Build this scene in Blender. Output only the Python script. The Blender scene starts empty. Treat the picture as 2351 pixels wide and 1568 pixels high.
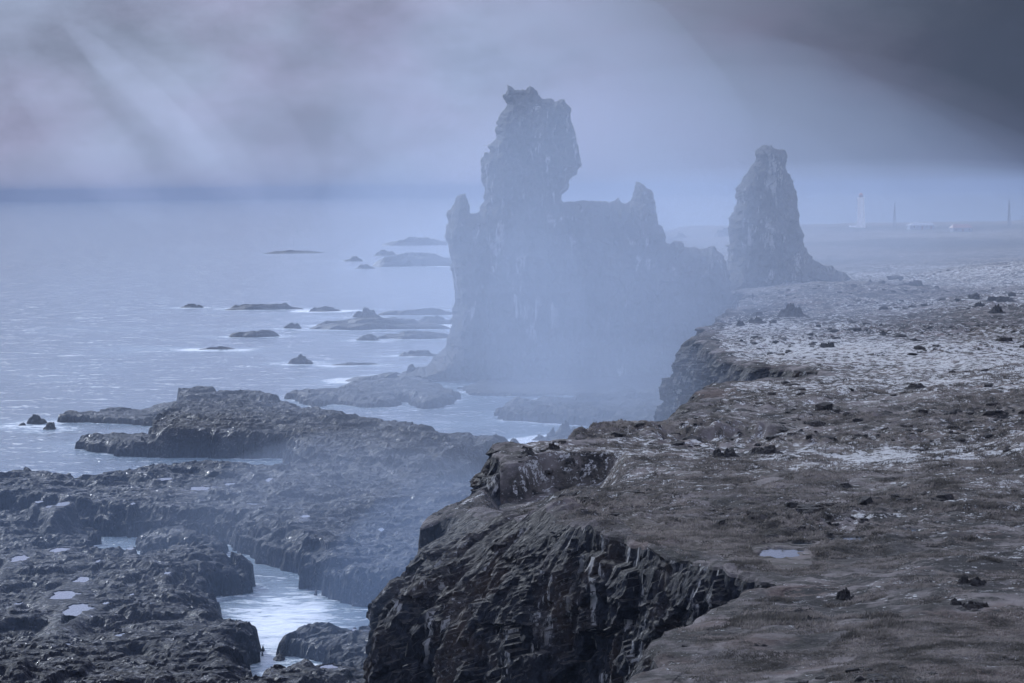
import bpy, math, random
import numpy as np
from mathutils import Matrix, Vector

# ------------------------------------------------------------------ camera, sky, sun, exposure
scene = bpy.context.scene
COL = scene.collection
FOC = 7246.0                       # focal length in pixels of a 2351 x 1568 frame
CX, CY = 1175.5, 784.0
CAM = np.array([0.0, 0.0, 48.0])
PITCH = math.atan(348.0 / FOC)
ROLL = math.radians(-0.585)
cam_data = bpy.data.cameras.new('camera')
cam = bpy.data.objects.new('camera', cam_data)
COL.objects.link(cam)
cam_data.sensor_width = 36.0
cam_data.lens = 36.0 * FOC / 2351.0
cam_data.clip_start = 1.0
cam_data.clip_end = 60000.0
CAMROT = Matrix.Rotation(math.pi / 2 - PITCH, 4, 'X') @ Matrix.Rotation(ROLL, 4, 'Z')
cam.matrix_world = Matrix.Translation(Vector(CAM)) @ CAMROT
scene.camera = cam
RM = np.array(CAMROT.to_3x3())

SUN_AZ = math.radians(-30.0)       # left of the view direction (+Y)
SUN_EL = math.radians(30.0)
sun_dir = Vector((math.sin(SUN_AZ) * math.cos(SUN_EL), math.cos(SUN_AZ) * math.cos(SUN_EL), math.sin(SUN_EL)))
ld = bpy.data.lights.new('sun', 'SUN')
ld.energy = 4.2
ld.angle = math.radians(0.8)
ld.color = (0.84, 0.91, 1.0)
sun = bpy.data.objects.new('sun', ld)
COL.objects.link(sun)
sun.rotation_euler = sun_dir.to_track_quat('Z', 'Y').to_euler()

world = bpy.data.worlds.new('World')
scene.world = world
world.use_nodes = True


def build_world():
    nt = world.node_tree
    nt.nodes.clear()
    N, L = nt.nodes.new, nt.links.new
    out = N('ShaderNodeOutputWorld')
    bg = N('ShaderNodeBackground')
    bg.inputs['Strength'].default_value = 0.115
    sky = N('ShaderNodeTexSky')
    sky.sky_type = 'NISHITA'
    sky.sun_disc = False
    sky.sun_elevation = SUN_EL
    sky.sun_rotation = SUN_AZ
    sky.air_density = 1.0
    sky.dust_density = 0.6
    sky.ozone_density = 3.0
    tc = N('ShaderNodeTexCoord')
    # drifting cloud veil: soft noise in sky directions
    n1 = N('ShaderNodeTexNoise')
    n1.inputs['Scale'].default_value = 16.0
    n1.inputs['Detail'].default_value = 8.0
    n1.inputs['Roughness'].default_value = 0.6
    mp = N('ShaderNodeMapping')
    mp.inputs['Rotation'].default_value = (0.0, math.radians(40), 0.0)
    mp.inputs['Scale'].default_value = (1.0, 1.0, 1.9)
    L(tc.outputs['Generated'], mp.inputs['Vector'])
    L(mp.outputs['Vector'], n1.inputs['Vector'])
    r1 = N('ShaderNodeMapRange')
    r1.inputs['From Min'].default_value = 0.36
    r1.inputs['From Max'].default_value = 0.64
    r1.inputs['To Min'].default_value = 0.80
    r1.inputs['To Max'].default_value = 1.22
    L(n1.outputs['Fac'], r1.inputs['Value'])
    # brighter cloud towards the sun's side, darker storm cloud away from it
    # a low, dark rain cloud bank lies to the right
    dot = N('ShaderNodeVectorMath')
    dot.operation = 'DOT_PRODUCT'
    L(tc.outputs['Generated'], dot.inputs[0])
    ca = math.radians(24.0)
    dot.inputs[1].default_value = (math.sin(ca), math.cos(ca), 0.06)
    wob = N('ShaderNodeMath')
    wob.operation = 'MULTIPLY_ADD'
    L(n1.outputs['Fac'], wob.inputs[0])
    wob.inputs[1].default_value = 0.055
    L(dot.outputs['Value'], wob.inputs[2])
    rd = N('ShaderNodeMapRange')
    rd.interpolation_type = 'SMOOTHSTEP'
    rd.inputs['From Min'].default_value = 0.938
    rd.inputs['From Max'].default_value = 1.003
    rd.inputs['To Min'].default_value = 0.0
    rd.inputs['To Max'].default_value = 0.9
    L(wob.outputs['Value'], rd.inputs['Value'])
    cl = N('ShaderNodeMix')
    cl.data_type = 'RGBA'
    cl.inputs['Factor'].default_value = 0.99
    n2 = N('ShaderNodeTexNoise')
    n2.inputs['Scale'].default_value = 13.0
    n2.inputs['Detail'].default_value = 4.0
    L(mp.outputs['Vector'], n2.inputs['Vector'])
    tint = N('ShaderNodeMix')
    tint.data_type = 'RGBA'
    tint.inputs[6].default_value = (3.35, 3.95, 5.6, 1.0)
    tint.inputs[7].default_value = (3.6, 3.80, 5.6, 1.0)
    rt = N('ShaderNodeMapRange')
    rt.inputs['From Min'].default_value = 0.40
    rt.inputs['From Max'].default_value = 0.60
    L(n2.outputs['Fac'], rt.inputs['Value'])
    L(rt.outputs['Result'], tint.inputs['Factor'])
    L(tint.outputs[2], cl.inputs[7])
    L(sky.outputs['Color'], cl.inputs[6])
    m1 = N('ShaderNodeMath')
    m1.operation = 'MULTIPLY'
    L(r1.outputs['Result'], m1.inputs[0])
    m1.inputs[1].default_value = 1.0
    # overcast: brighter overhead than at the horizon
    sep = N('ShaderNodeSeparateXYZ')
    L(tc.outputs['Generated'], sep.inputs['Vector'])
    ov = N('ShaderNodeMapRange')
    ov.interpolation_type = 'SMOOTHSTEP'
    ov.inputs['From Min'].default_value = 0.055
    ov.inputs['From Max'].default_value = 0.14
    ov.inputs['To Min'].default_value = 1.0
    ov.inputs['To Max'].default_value = 2.2
    L(sep.outputs['Z'], ov.inputs['Value'])
    m2 = N('ShaderNodeMath')
    m2.operation = 'MULTIPLY'
    L(m1.outputs['Value'], m2.inputs[0])
    L(ov.outputs['Result'], m2.inputs[1])
    sc_ = N('ShaderNodeVectorMath')
    sc_.operation = 'SCALE'
    rain = N('ShaderNodeMix')
    rain.data_type = 'RGBA'
    L(rd.outputs['Result'], rain.inputs['Factor'])
    L(cl.outputs[2], rain.inputs[6])
    rain.inputs[7].default_value = (0.26, 0.36, 0.62, 1.0)
    L(rain.outputs[2], sc_.inputs[0])
    L(m2.outputs['Value'], sc_.inputs['Scale'])
    L(sc_.outputs['Vector'], bg.inputs['Color'])
    L(bg.outputs['Background'], out.inputs['Surface'])


build_world()
scene.view_settings.view_transform = 'Standard'
scene.view_settings.look = 'None'
scene.view_settings.gamma = 1.0
scene.view_settings.use_curve_mapping = False
scene.view_settings.exposure = -0.42
scene.render.engine = 'CYCLES'
scene.cycles.use_denoising = True
scene.cycles.use_adaptive_sampling = True
scene.cycles.adaptive_threshold = 0.03
scene.cycles.volume_bounces = 1
scene.cycles.max_bounces = 6
scene.cycles.diffuse_bounces = 2
scene.cycles.glossy_bounces = 2
scene.cycles.transparent_max_bounces = 64
scene.cycles.caustics_reflective = False
scene.cycles.caustics_refractive = False

rng = np.random.default_rng(7)
random.seed(7)


# ------------------------------------------------------------------ geometry helpers
def W(px, py, z):
    """Point at height z seen at photograph position (px, py)."""
    d = RM @ np.array([(px - CX) / FOC, (CY - py) / FOC, -1.0])
    t = (z - CAM[2]) / d[2]
    return CAM + d * t


def WD(px, d, z):
    """Point at distance d (along +Y) and height z that stands in column px."""
    x = (px - CX) / FOC * d
    for _ in range(4):
        c = RM.T @ (np.array([x, d, z]) - CAM)
        x += (px - (CX + FOC * c[0] / -c[2])) / FOC * d
    return np.array([x, d, z])


def _hash(ix, iy, iz, seed):
    h = (ix.astype(np.uint32) * np.uint32(374761393) + iy.astype(np.uint32) * np.uint32(668265263)
         + iz.astype(np.uint32) * np.uint32(2147483647 - 62089911) + np.uint32((seed * 974634777) & 0xffffffff))
    h = (h ^ (h >> np.uint32(13))) * np.uint32(1274126177)
    h = (h ^ (h >> np.uint32(16))) * np.uint32(2246822519)
    h = h ^ (h >> np.uint32(15))
    return h.astype(np.float32) / np.float32(4294967295.0)


def vnoise(x, y, z=None, seed=0):
    x = np.asarray(x, np.float64); y = np.asarray(y, np.float64)
    ix, iy = np.floor(x).astype(np.int64), np.floor(y).astype(np.int64)
    fx, fy = x - ix, y - iy
    fx = fx * fx * fx * (fx * (fx * 6 - 15) + 10); fy = fy * fy * fy * (fy * (fy * 6 - 15) + 10)
    if z is None:
        zz = np.zeros_like(ix)
        a, b = _hash(ix, iy, zz, seed), _hash(ix + 1, iy, zz, seed)
        c, d = _hash(ix, iy + 1, zz, seed), _hash(ix + 1, iy + 1, zz, seed)
        return ((a + (b - a) * fx) * (1 - fy) + (c + (d - c) * fx) * fy) * 2 - 1
    z = np.asarray(z, np.float64)
    iz = np.floor(z).astype(np.int64)
    fz = z - iz
    fz = fz * fz * fz * (fz * (fz * 6 - 15) + 10)
    r = []
    for k in (0, 1):
        a, b = _hash(ix, iy, iz + k, seed), _hash(ix + 1, iy, iz + k, seed)
        c, d = _hash(ix, iy + 1, iz + k, seed), _hash(ix + 1, iy + 1, iz + k, seed)
        r.append((a + (b - a) * fx) * (1 - fy) + (c + (d - c) * fx) * fy)
    return (r[0] + (r[1] - r[0]) * fz) * 2 - 1


def fbm(x, y, z=None, oct=4, seed=0, gain=0.5, lac=2.03):
    s, a, t, f = 0.0, 1.0, 0.0, 1.0
    for o in range(oct):
        ca, sa = math.cos(o * 0.9), math.sin(o * 0.9)
        xr, yr = (x * ca - y * sa) * f + o * 17.3, (x * sa + y * ca) * f - o * 9.1
        s = s + a * vnoise(xr, yr, None if z is None else z * f + o * 5.7, seed + o)
        t += a; a *= gain; f *= lac
    return s / t


def ridged(x, y, z=None, oct=4, seed=0, gain=0.5):
    s, a, t, f = 0.0, 1.0, 0.0, 1.0
    for o in range(oct):
        s = s + a * (1 - 2 * np.abs(vnoise(x * f + o * 7.7, y * f + o * 3.3, None if z is None else z * f + o * 5.1, seed + o)))
        t += a; a *= gain; f *= 2.1
    return s / t


def cells(x, y, seed=0):
    """Worley cells in 2-D: (random value of the nearest cell, border distance)."""
    ix, iy = np.floor(x).astype(np.int64), np.floor(y).astype(np.int64)
    f1 = np.full(x.shape, 9.0); f2 = np.full(x.shape, 9.0); val = np.zeros(x.shape)
    zz = np.zeros_like(ix)
    for dx in (-1, 0, 1):
        for dy in (-1, 0, 1):
            jx, jy = ix + dx, iy + dy
            cx = jx + _hash(jx, jy, zz, seed); cy = jy + _hash(jx, jy, zz, seed + 1)
            d = np.hypot(cx - x, cy - y)
            v = _hash(jx, jy, zz, seed + 2)
            near = d < f1
            f2 = np.where(near, f1, np.minimum(f2, d))
            val = np.where(near, v, val)
            f1 = np.where(near, d, f1)
    return val, f2 - f1


def sstep(a, b, x):
    t = np.clip((x - a) / (b - a), 0, 1)
    return t * t * (3 - 2 * t)


def poly_sd(x, y, P):
    """Signed distance to polygon P (n,2): positive inside. Also the nearest point on the outline."""
    x = x.ravel(); y = y.ravel()
    best = np.full(x.shape, 1e18); ins = np.zeros(x.shape, bool)
    nx = np.zeros(x.shape); ny = np.zeros(x.shape)
    n = len(P)
    for i in range(n):
        ax, ay = P[i]; bx, by = P[(i + 1) % n]
        ex, ey = bx - ax, by - ay
        l2 = ex * ex + ey * ey + 1e-12
        t = np.clip(((x - ax) * ex + (y - ay) * ey) / l2, 0, 1)
        qx, qy = ax + t * ex, ay + t * ey
        d = (x - qx) ** 2 + (y - qy) ** 2
        m = d < best
        best[m] = d[m]; nx[m] = qx[m]; ny[m] = qy[m]
        if ay != by:
            c = ((ay > y) != (by > y)) & (x < (bx - ax) * (y - ay) / (by - ay) + ax)
            ins ^= c
    s = np.sqrt(best)
    return np.where(ins, s, -s), nx, ny


def mesh_np(name, V, F, smooth=True, attrs=None):
    """Mesh from arrays: V (n,3), F (m,k) all faces with k corners."""
    me = bpy.data.meshes.new(name)
    V = np.ascontiguousarray(V, np.float32); F = np.ascontiguousarray(F, np.int32)
    used = np.zeros(len(V), bool); used[F.ravel()] = True
    if not used.all():
        remap = np.cumsum(used) - 1
        V = V[used]; F = remap[F].astype(np.int32)
        if attrs: attrs = {k: v[used] for k, v in attrs.items()}
    m, k = F.shape
    me.vertices.add(len(V)); me.vertices.foreach_set('co', V.ravel())
    me.loops.add(m * k); me.loops.foreach_set('vertex_index', F.ravel())
    me.polygons.add(m)
    me.polygons.foreach_set('loop_start', np.arange(0, m * k, k, dtype=np.int32))
    me.polygons.foreach_set('use_smooth', np.full(m, smooth, bool))
    for a, v in (attrs or {}).items():
        at = me.attributes.new(a, 'FLOAT', 'POINT')
        at.data.foreach_set('value', np.ascontiguousarray(v, np.float32))
    me.update(calc_edges=True)
    me.validate()
    return me


def grid_faces(nr, nc, wrap=False):
    i = np.arange(nr - 1)[:, None]; j = np.arange(nc if wrap else nc - 1)[None, :]
    j2 = (j + 1) % nc
    a = i * nc + j; b = i * nc + j2; c = (i + 1) * nc + j2; d = (i + 1) * nc + j
    return np.stack([a, b, c, d], -1).reshape(-1, 4)


def link(name, me, mat=None, parent=None, loc=None):
    o = bpy.data.objects.new(name, me)
    COL.objects.link(o)
    if mat is not None and me is not None:
        me.materials.clear(); me.materials.append(mat)
    if parent is not None: o.parent = parent
    if loc is not None: o.location = loc
    return o


def tag(o, label=None, cat=None, group=None, kind=None):
    for k, v in (('label', label), ('category', cat), ('group', group), ('kind', kind)):
        if v: o[k] = v
    return o


# ------------------------------------------------------------------ materials
class NT:
    def __init__(s, name):
        s.m = bpy.data.materials.new(name); s.m.use_nodes = True
        s.t = s.m.node_tree; s.t.nodes.clear()
        s.out = s.t.nodes.new('ShaderNodeOutputMaterial')
        s.pos = s.t.nodes.new('ShaderNodeNewGeometry')

    def n(s, typ, **kw):
        nd = s.t.nodes.new(typ)
        for k, v in kw.items(): setattr(nd, k, v)
        return nd

    def l(s, a, b): s.t.links.new(a, b)

    def mapped(s, scale=(1, 1, 1), rot=(0, 0, 0)):
        m = s.n('ShaderNodeMapping')
        m.inputs['Scale'].default_value = scale; m.inputs['Rotation'].default_value = rot
        s.l(s.pos.outputs['Position'], m.inputs['Vector'])
        return m.outputs['Vector']

    def noise(s, scale, detail=4, rough=0.55, vec=None, dist=0.0):
        n = s.n('ShaderNodeTexNoise')
        n.inputs['Scale'].default_value = scale; n.inputs['Detail'].default_value = detail
        n.inputs['Roughness'].default_value = rough; n.inputs['Distortion'].default_value = dist
        s.l(vec or s.pos.outputs['Position'], n.inputs['Vector'])
        return n.outputs['Fac']

    def voro(s, scale, feature='F1', vec=None, out='Distance'):
        n = s.n('ShaderNodeTexVoronoi', feature=feature)
        n.inputs['Scale'].default_value = scale
        s.l(vec or s.pos.outputs['Position'], n.inputs['Vector'])
        return n.outputs[out]

    def rng(s, v, a, b, c=0.0, d=1.0, smooth=True):
        n = s.n('ShaderNodeMapRange', interpolation_type='SMOOTHSTEP' if smooth else 'LINEAR')
        s.l(v, n.inputs['Value'])
        for k, x in (('From Min', a), ('From Max', b), ('To Min', c), ('To Max', d)): n.inputs[k].default_value = x
        return n.outputs['Result']

    def math(s, op, a, b=None, clamp=False):
        n = s.n('ShaderNodeMath', operation=op); n.use_clamp = clamp
        for i, x in ((0, a), (1, b)):
            if x is None: continue
            if isinstance(x, (int, float)): n.inputs[i].default_value = x
            else: s.l(x, n.inputs[i])
        return n.outputs['Value']

    def mix(s, f, a, b):
        n = s.n('ShaderNodeMix', data_type='RGBA')
        for i, x in ((0, f), (6, a), (7, b)):
            if isinstance(x, (int, float)): n.inputs[i].default_value = x
            elif isinstance(x, tuple): n.inputs[i].default_value = (*x, 1.0) if len(x) == 3 else x
            else: s.l(x, n.inputs[i])
        return n.outputs[2]

    def attr(s, name):
        n = s.n('ShaderNodeAttribute', attribute_name=name)
        return n.outputs['Fac']

    def normz(s):
        n = s.n('ShaderNodeSeparateXYZ')
        s.l(s.pos.outputs['Normal'], n.inputs['Vector'])
        return n.outputs['Z']

    def bump(s, h, dist, strength=1.0, prev=None):
        b = s.n('ShaderNodeBump')
        b.inputs['Strength'].default_value = strength; b.inputs['Distance'].default_value = dist
        s.l(h, b.inputs['Height'])
        if prev is not None: s.l(prev, b.inputs['Normal'])
        return b.outputs['Normal']

    def bsdf(s, color, rough, normal=None, spec=0.5, metal=0.0):
        p = s.n('ShaderNodeBsdfPrincipled')
        for k, x in (('Base Color', color), ('Roughness', rough), ('Specular IOR Level', spec), ('Metallic', metal)):
            if isinstance(x, (int, float)): p.inputs[k].default_value = x
            elif isinstance(x, tuple): p.inputs[k].default_value = (*x, 1.0)
            else: s.l(x, p.inputs[k])
        if normal is not None: s.l(normal, p.inputs['Normal'])
        s.l(p.outputs['BSDF'], s.out.inputs['Surface'])
        return s.m


def plain(name, color, rough=0.7, var=0.15):
    t = NT(name)
    f = t.noise(1.5, 3)
    c = t.mix(t.rng(f, 0.3, 0.7), tuple(x * (1 - var) for x in color), tuple(min(1, x * (1 + var)) for x in color))
    return t.bsdf(c, rough)


def rock_material(name, dark=(0.018, 0.019, 0.022), light=(0.075, 0.074, 0.076), grass=0.0, guano=0.0, rough=(0.35, 0.75),
                  bump=0.35, ochre=0.15, fine=1.0, spec=0.12, wet=0.0):
    t = NT(name)
    nz = t.normz()
    big = t.noise(0.16 * fine, 4)
    med = t.noise(1.7 * fine, 6, 0.70)
    c = t.mix(t.rng(med, 0.40, 0.64), dark, light)
    c = t.mix(t.math('MULTIPLY', t.rng(big, 0.45, 0.68), ochre), c, (0.115, 0.078, 0.05))
    lich = t.noise(2.6 * fine, 5, 0.68)
    c = t.mix(t.math('MULTIPLY', t.rng(lich, 0.56, 0.66), t.rng(big, 0.40, 0.60, 0.0, 0.6)), c, (0.22, 0.225, 0.23))
    if guano > 0:
        st = t.noise(0.75 * fine, 5, 0.65, vec=t.mapped((1, 1, 0.13)))
        spread = t.noise(0.09 * fine, 2)
        g = t.math('MULTIPLY', t.rng(st, 0.555, 0.615), t.rng(spread, 0.44, 0.56))
        g = t.math('MULTIPLY', g, t.rng(nz, 0.75, 0.35))
        c = t.mix(t.math('MULTIPLY', g, guano), c, (0.55, 0.55, 0.53))
    if grass > 0:
        gn = t.noise(0.45 * fine, 5, 0.65)
        gm = t.math('MULTIPLY', t.rng(t.math('ADD', nz, t.math('MULTIPLY', t.math('SUBTRACT', gn, 0.5), 0.9)), 0.42, 0.68), grass)
        gc = t.mix(t.rng(t.noise(2.4 * fine, 5, 0.7), 0.35, 0.65), (0.018, 0.020, 0.022), (0.095, 0.090, 0.084))
        c = t.mix(gm, c, gc)
    r = t.rng(med, 0.3, 0.7, rough[0], rough[1])
    if wet > 0:
        wn = t.rng(t.noise(0.55 * fine, 4, 0.6, vec=t.mapped((1, 1, 1), (0, 0, 0.8))), 0.50, 0.62)
        r = t.math('SUBTRACT', r, t.math('MULTIPLY', wn, wet))
    b1 = t.bump(t.noise(1.1 * fine, 7, 0.72), bump * 1.3)
    b2 = t.bump(t.voro(1.2 * fine, 'DISTANCE_TO_EDGE', vec=t.mapped((1, 1, 0.55))), bump * 0.9, 1.0, b1)
    return t.bsdf(c, r, b2, spec)


M_CLIFF = rock_material('cliff_basalt', dark=(0.0055, 0.007, 0.011), light=(0.026, 0.031, 0.042), grass=0.6, guano=0.6, rough=(0.5, 0.85), bump=0.5, ochre=0.35)
M_SHELF = rock_material('shelf_lava', dark=(0.004, 0.0055, 0.010), light=(0.015, 0.020, 0.033), rough=(0.5, 0.9), bump=0.34, ochre=0.05, spec=0.13, wet=0.5)
M_STACK = rock_material('stack_basalt', dark=(0.012, 0.013, 0.016), light=(0.065, 0.064, 0.066), grass=0.35, guano=0.5, rough=(0.6, 0.9), bump=0.7, ochre=0.35, fine=0.5)
M_REEF = rock_material('reef_lava', dark=(0.005, 0.006, 0.009), light=(0.020, 0.023, 0.030), rough=(0.3, 0.6), bump=0.4, ochre=0.1, fine=0.7)
M_OUTCROP = rock_material('outcrop_lava', dark=(0.012, 0.012, 0.013), light=(0.06, 0.058, 0.056), grass=0.25, rough=(0.6, 0.9), bump=0.3, fine=1.4)


def ground_material():
    t = NT('heath_ground')
    lic, roc, pal = t.attr('lichen'), t.attr('rock'), t.attr('pale')
    big = t.noise(0.045, 4, 0.6)
    n1 = t.noise(0.42, 5, 0.65)
    n2 = t.noise(1.7, 5, 0.65)
    n3 = t.noise(6.0, 3, 0.6)
    n0 = t.noise(0.13, 5, 0.62)
    n0b = t.noise(0.10, 4, 0.62, vec=t.mapped((1, 1, 1), (0, 0, 1.1)))
    grass = t.mix(t.rng(n0, 0.36, 0.62), (0.042, 0.041, 0.043), (0.235, 0.213, 0.206))
    grass = t.mix(t.rng(n1, 0.40, 0.62, 0.0, 0.75), grass, (0.042, 0.043, 0.034))
    grass = t.mix(t.rng(n2, 0.50, 0.66, 0.0, 0.6), grass, (0.255, 0.233, 0.220))
    grass = t.mix(t.rng(n0b, 0.54, 0.66, 0.0, 0.6), grass, (0.13, 0.092, 0.078))
    grass = t.mix(t.math('MULTIPLY', t.rng(n1, 0.3, 0.55), t.math('MULTIPLY', pal, 0.7)), grass, (0.23, 0.20, 0.165))
    # dark lava showing through
    rk = t.rng(t.math('ADD', t.math('MULTIPLY', n1, 0.6), t.math('ADD', t.math('MULTIPLY', n2, 0.5), t.math('MULTIPLY', roc, 0.20))), 0.585, 0.655)
    c = t.mix(rk, grass, t.mix(n3, (0.014, 0.014, 0.015), (0.06, 0.058, 0.055)))
    # pale woolly lichen on the hummocks
    ln = t.noise(0.9, 7, 0.76, vec=t.mapped((1, 1, 1), (0, 0, 0.4)))
    lm = t.rng(t.math('ADD', t.math('MULTIPLY', ln, 0.75), t.math('ADD', t.math('MULTIPLY', n3, 0.22), t.math('MULTIPLY', lic, 0.10))), 0.572, 0.602)
    c = t.mix(t.math('MULTIPLY', lm, 0.9), c, t.mix(n2, (0.48, 0.49, 0.48), (0.72, 0.73, 0.72)))
    b1 = t.bump(t.noise(0.9, 7, 0.72), 0.7)
    b2 = t.bump(t.noise(5.0, 4, 0.7), 0.16, 1.0, b1)
    return t.bsdf(c, 0.9, b2, 0.15)


M_GROUND = ground_material()


def sea_material():
    t = NT('sea_water')
    foam = t.attr('foam')
    wv = t.mapped((1.0, 1.9, 1.0), (0, 0, 0.5))
    n1 = t.noise(0.09, 4, 0.6, vec=wv)
    n2 = t.noise(0.55, 4, 0.6, vec=wv)
    n3 = t.noise(1.9, 3, 0.6, vec=wv)
    fn = t.noise(0.33, 6, 0.72, vec=t.mapped((0.7, 1.3, 1.0), (0, 0, -0.4)), dist=0.8)
    f = t.rng(t.math('ADD', t.math('MULTIPLY', fn, 0.8), t.math('MULTIPLY', foam, 0.5)), 0.64, 0.86)
    caps_glints = t.math('MULTIPLY', t.rng(t.math('ADD', t.math('MULTIPLY', n2, 0.6), t.math('MULTIPLY', n1, 0.5)), 0.605, 0.68), 0.75)  # whitecaps, plus white flecks that put the sun's sparkle into the colour
    f = t.math('MAXIMUM', f, caps_glints)
    c = t.mix(t.math('MULTIPLY', foam, 0.8), (0.11, 0.16, 0.20), (0.36, 0.48, 0.54))
    c = t.mix(f, c, (0.72, 0.77, 0.80))
    r = t.rng(f, 0.0, 1.0, 0.15, 0.7)
    b1 = t.bump(n1, 1.4, 0.7)
    b2 = t.bump(n2, 0.42, 0.8, b1)
    b3 = t.bump(n3, 0.14, 0.9, b2)
    return t.bsdf(c, r, b3, 0.5)


M_SEA = sea_material()


def pool_material():
    t = NT('pool_water')
    b = t.bump(t.noise(1.2, 3), 0.02, 0.5)
    return t.bsdf((0.03, 0.04, 0.05), 0.06, b, 0.5)


M_POOL = pool_material()

# ------------------------------------------------------------------ the coast: lip of the cliff (column in the photo, distance, height)
E_CTRL = [
    (1260, 70, 27), (1290, 105, 23.5), (1330, 149, 22.3), (1430, 166, 22), (1498, 172, 22), (1528, 181, 22), (1640, 192, 22), (1720, 199, 22), (1772, 203, 22),
    (1700, 209, 22), (1600, 217, 22), (1460, 229, 22), (1380, 235, 22), (1318, 243, 22), (1285, 257, 21.6), (1200, 269, 20.3),
    (1095, 284, 19.2), (1050, 290, 18.3), (1010, 292, 17.4), (968, 291, 16.6), (970, 298, 16.2), (1000, 304, 16), (1050, 306, 16.5),
    (1108, 304, 18.3), (1130, 300, 19.4), (1148, 306, 20.4), (1156, 315, 21), (1160, 323, 21.5), (1230, 324, 21.5), (1318, 322, 21.8),
    (1332, 331, 22), (1345, 339, 22), (1375, 345, 22), (1450, 350, 22), (1548, 352, 22), (1610, 381, 22), (1630, 400, 22),
    (1634, 414, 22), (1665, 424, 22), (1760, 431, 22), (1908, 437, 22), (1810, 452, 22), (1710, 463, 22), (1650, 490, 22),
    (1612, 540, 22), (1612, 570, 22), (1640, 592, 22), (1672, 640, 22), (1715, 715, 22), (1705, 770, 21.5), (1660, 840, 20),
    (1620, 900, 18), (1590, 1000, 18), (1570, 1300, 18), (1545, 1750, 20), (1530, 1950, 22), (1600, 2080, 23), (1900, 2140, 23), (2700, 2200, 24)]
# slope break below the lip: (offset outwards, height), and offset of the foot, one for each point above
SLOPE = {13: (5, 14, 9), 14: (8, 13, 12), 15: (11, 11.5, 14), 16: (8, 11, 10), 17: (3.5, 11, 5), 18: (1.5, 11, 2.5), 19: (0.3, 10, 0.6), 20: (0.3, 9, 0.6), 21: (1.5, 10, 3)}
E0 = np.array([WD(*c) for c in E_CTRL])


def catmull(P, step):
    out = []
    n = len(P)
    for i in range(n - 1):
        p0, p1, p2, p3 = P[max(i - 1, 0)], P[i], P[i + 1], P[min(i + 2, n - 1)]
        L = np.linalg.norm((p2 - p1)[:2])
        m = max(2, int(L / step(p1[1])))
        for t in np.linspace(0, 1, m, endpoint=False):
            # centripetal-ish: tension-reduced Catmull-Rom
            a = 0.38
            t2, t3 = t * t, t * t * t
            m1, m2 = a * (p2 - p0), a * (p3 - p1)
            lim = L * 0.9
            for mm in (m1, m2):
                l = np.linalg.norm(mm[:2])
                if l > lim: mm *= lim / l
            out.append((2 * t3 - 3 * t2 + 1) * p1 + (t3 - 2 * t2 + t) * m1 + (-2 * t3 + 3 * t2) * p2 + (t3 - t2) * m2)
    out.append(P[-1])
    return np.array(out)


DW = {15: 0.9, 16: 0.75, 17: 0.5, 18: 0.35, 19: 0.2, 20: 0.2, 21: 0.3, 22: 0.5}
side = np.zeros((len(E0), 4))
for i in range(len(E0)):
    side[i] = (*SLOPE.get(i, (2.2, 13.0, 5.0)), DW.get(i, 1.0))
ctrl = np.hstack([E0, side])
EC = catmull(ctrl, lambda d: max(0.28, d * 0.0012))
# irregular lip
sarc = np.concatenate([[0], np.cumsum(np.hypot(*np.diff(EC[:, :2], axis=0).T))])
tang = np.gradient(EC[:, :2], axis=0)
tang /= np.linalg.norm(tang, axis=1)[:, None] + 1e-9
k = 15
ker = np.ones(k) / k
tp = np.pad(tang, ((k // 2, k // 2), (0, 0)), mode='edge')
tsm = np.stack([np.convolve(tp[:, i], ker, 'valid') for i in (0, 1)], 1)
tsm /= np.linalg.norm(tsm, axis=1)[:, None] + 1e-9
NOUT = np.stack([-tsm[:, 1], tsm[:, 0]], 1)        # the sea lies on the left hand along the coast
wob = fbm(sarc / 6.0, sarc * 0 + 3.1, oct=4, seed=11) * 1.5 + fbm(sarc / 1.6, sarc * 0 + 8.4, oct=3, seed=19) * 0.5
wob = EC[:, 6] * wob * np.clip(EC[:, 1] / 280, 0.7, 1.5)
EC[:, :2] += NOUT * wob[:, None]
LIP = EC[:, :2]
POLY_LAND = np.vstack([LIP[::3], [[2500, 2250], [2500, -60], [-30, -60], [-22, 20]]])

# ------------------------------------------------------------------ the height of the heath
ANCH = [(*p[:2], p[2]) for p in E0[::1]] + [(*WD(px, d, z),) for px, d, z in (
    (1500, 300, 22), (1800, 150, 22.3), (2200, 160, 22.8), (2200, 200, 22.8), (1800, 260, 22.2), (2300, 260, 23), (1600, 260, 22.2), (1350, 285, 21.4), (1450, 262, 22.0),
    (2000, 330, 22.3), (2400, 400, 23.5), (1750, 390, 22.2), (2000, 500, 22.4), (1750, 600, 22.5), (2400, 640, 24.5), (1800, 700, 22.7), (2100, 800, 22.5),
    (2400, 900, 25.5), (1800, 900, 21.5), (2100, 1050, 21), (2400, 1100, 22), (1750, 1300, 20), (2200, 1400, 20.5), (1700, 1700, 21),
    (2000, 1900, 22.8), (2400, 1900, 23.5), (2200, 1700, 22), (2700, 300, 25), (2900, 700, 27), (2900, 1500, 26))]
ANCH = np.array(ANCH)


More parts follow.
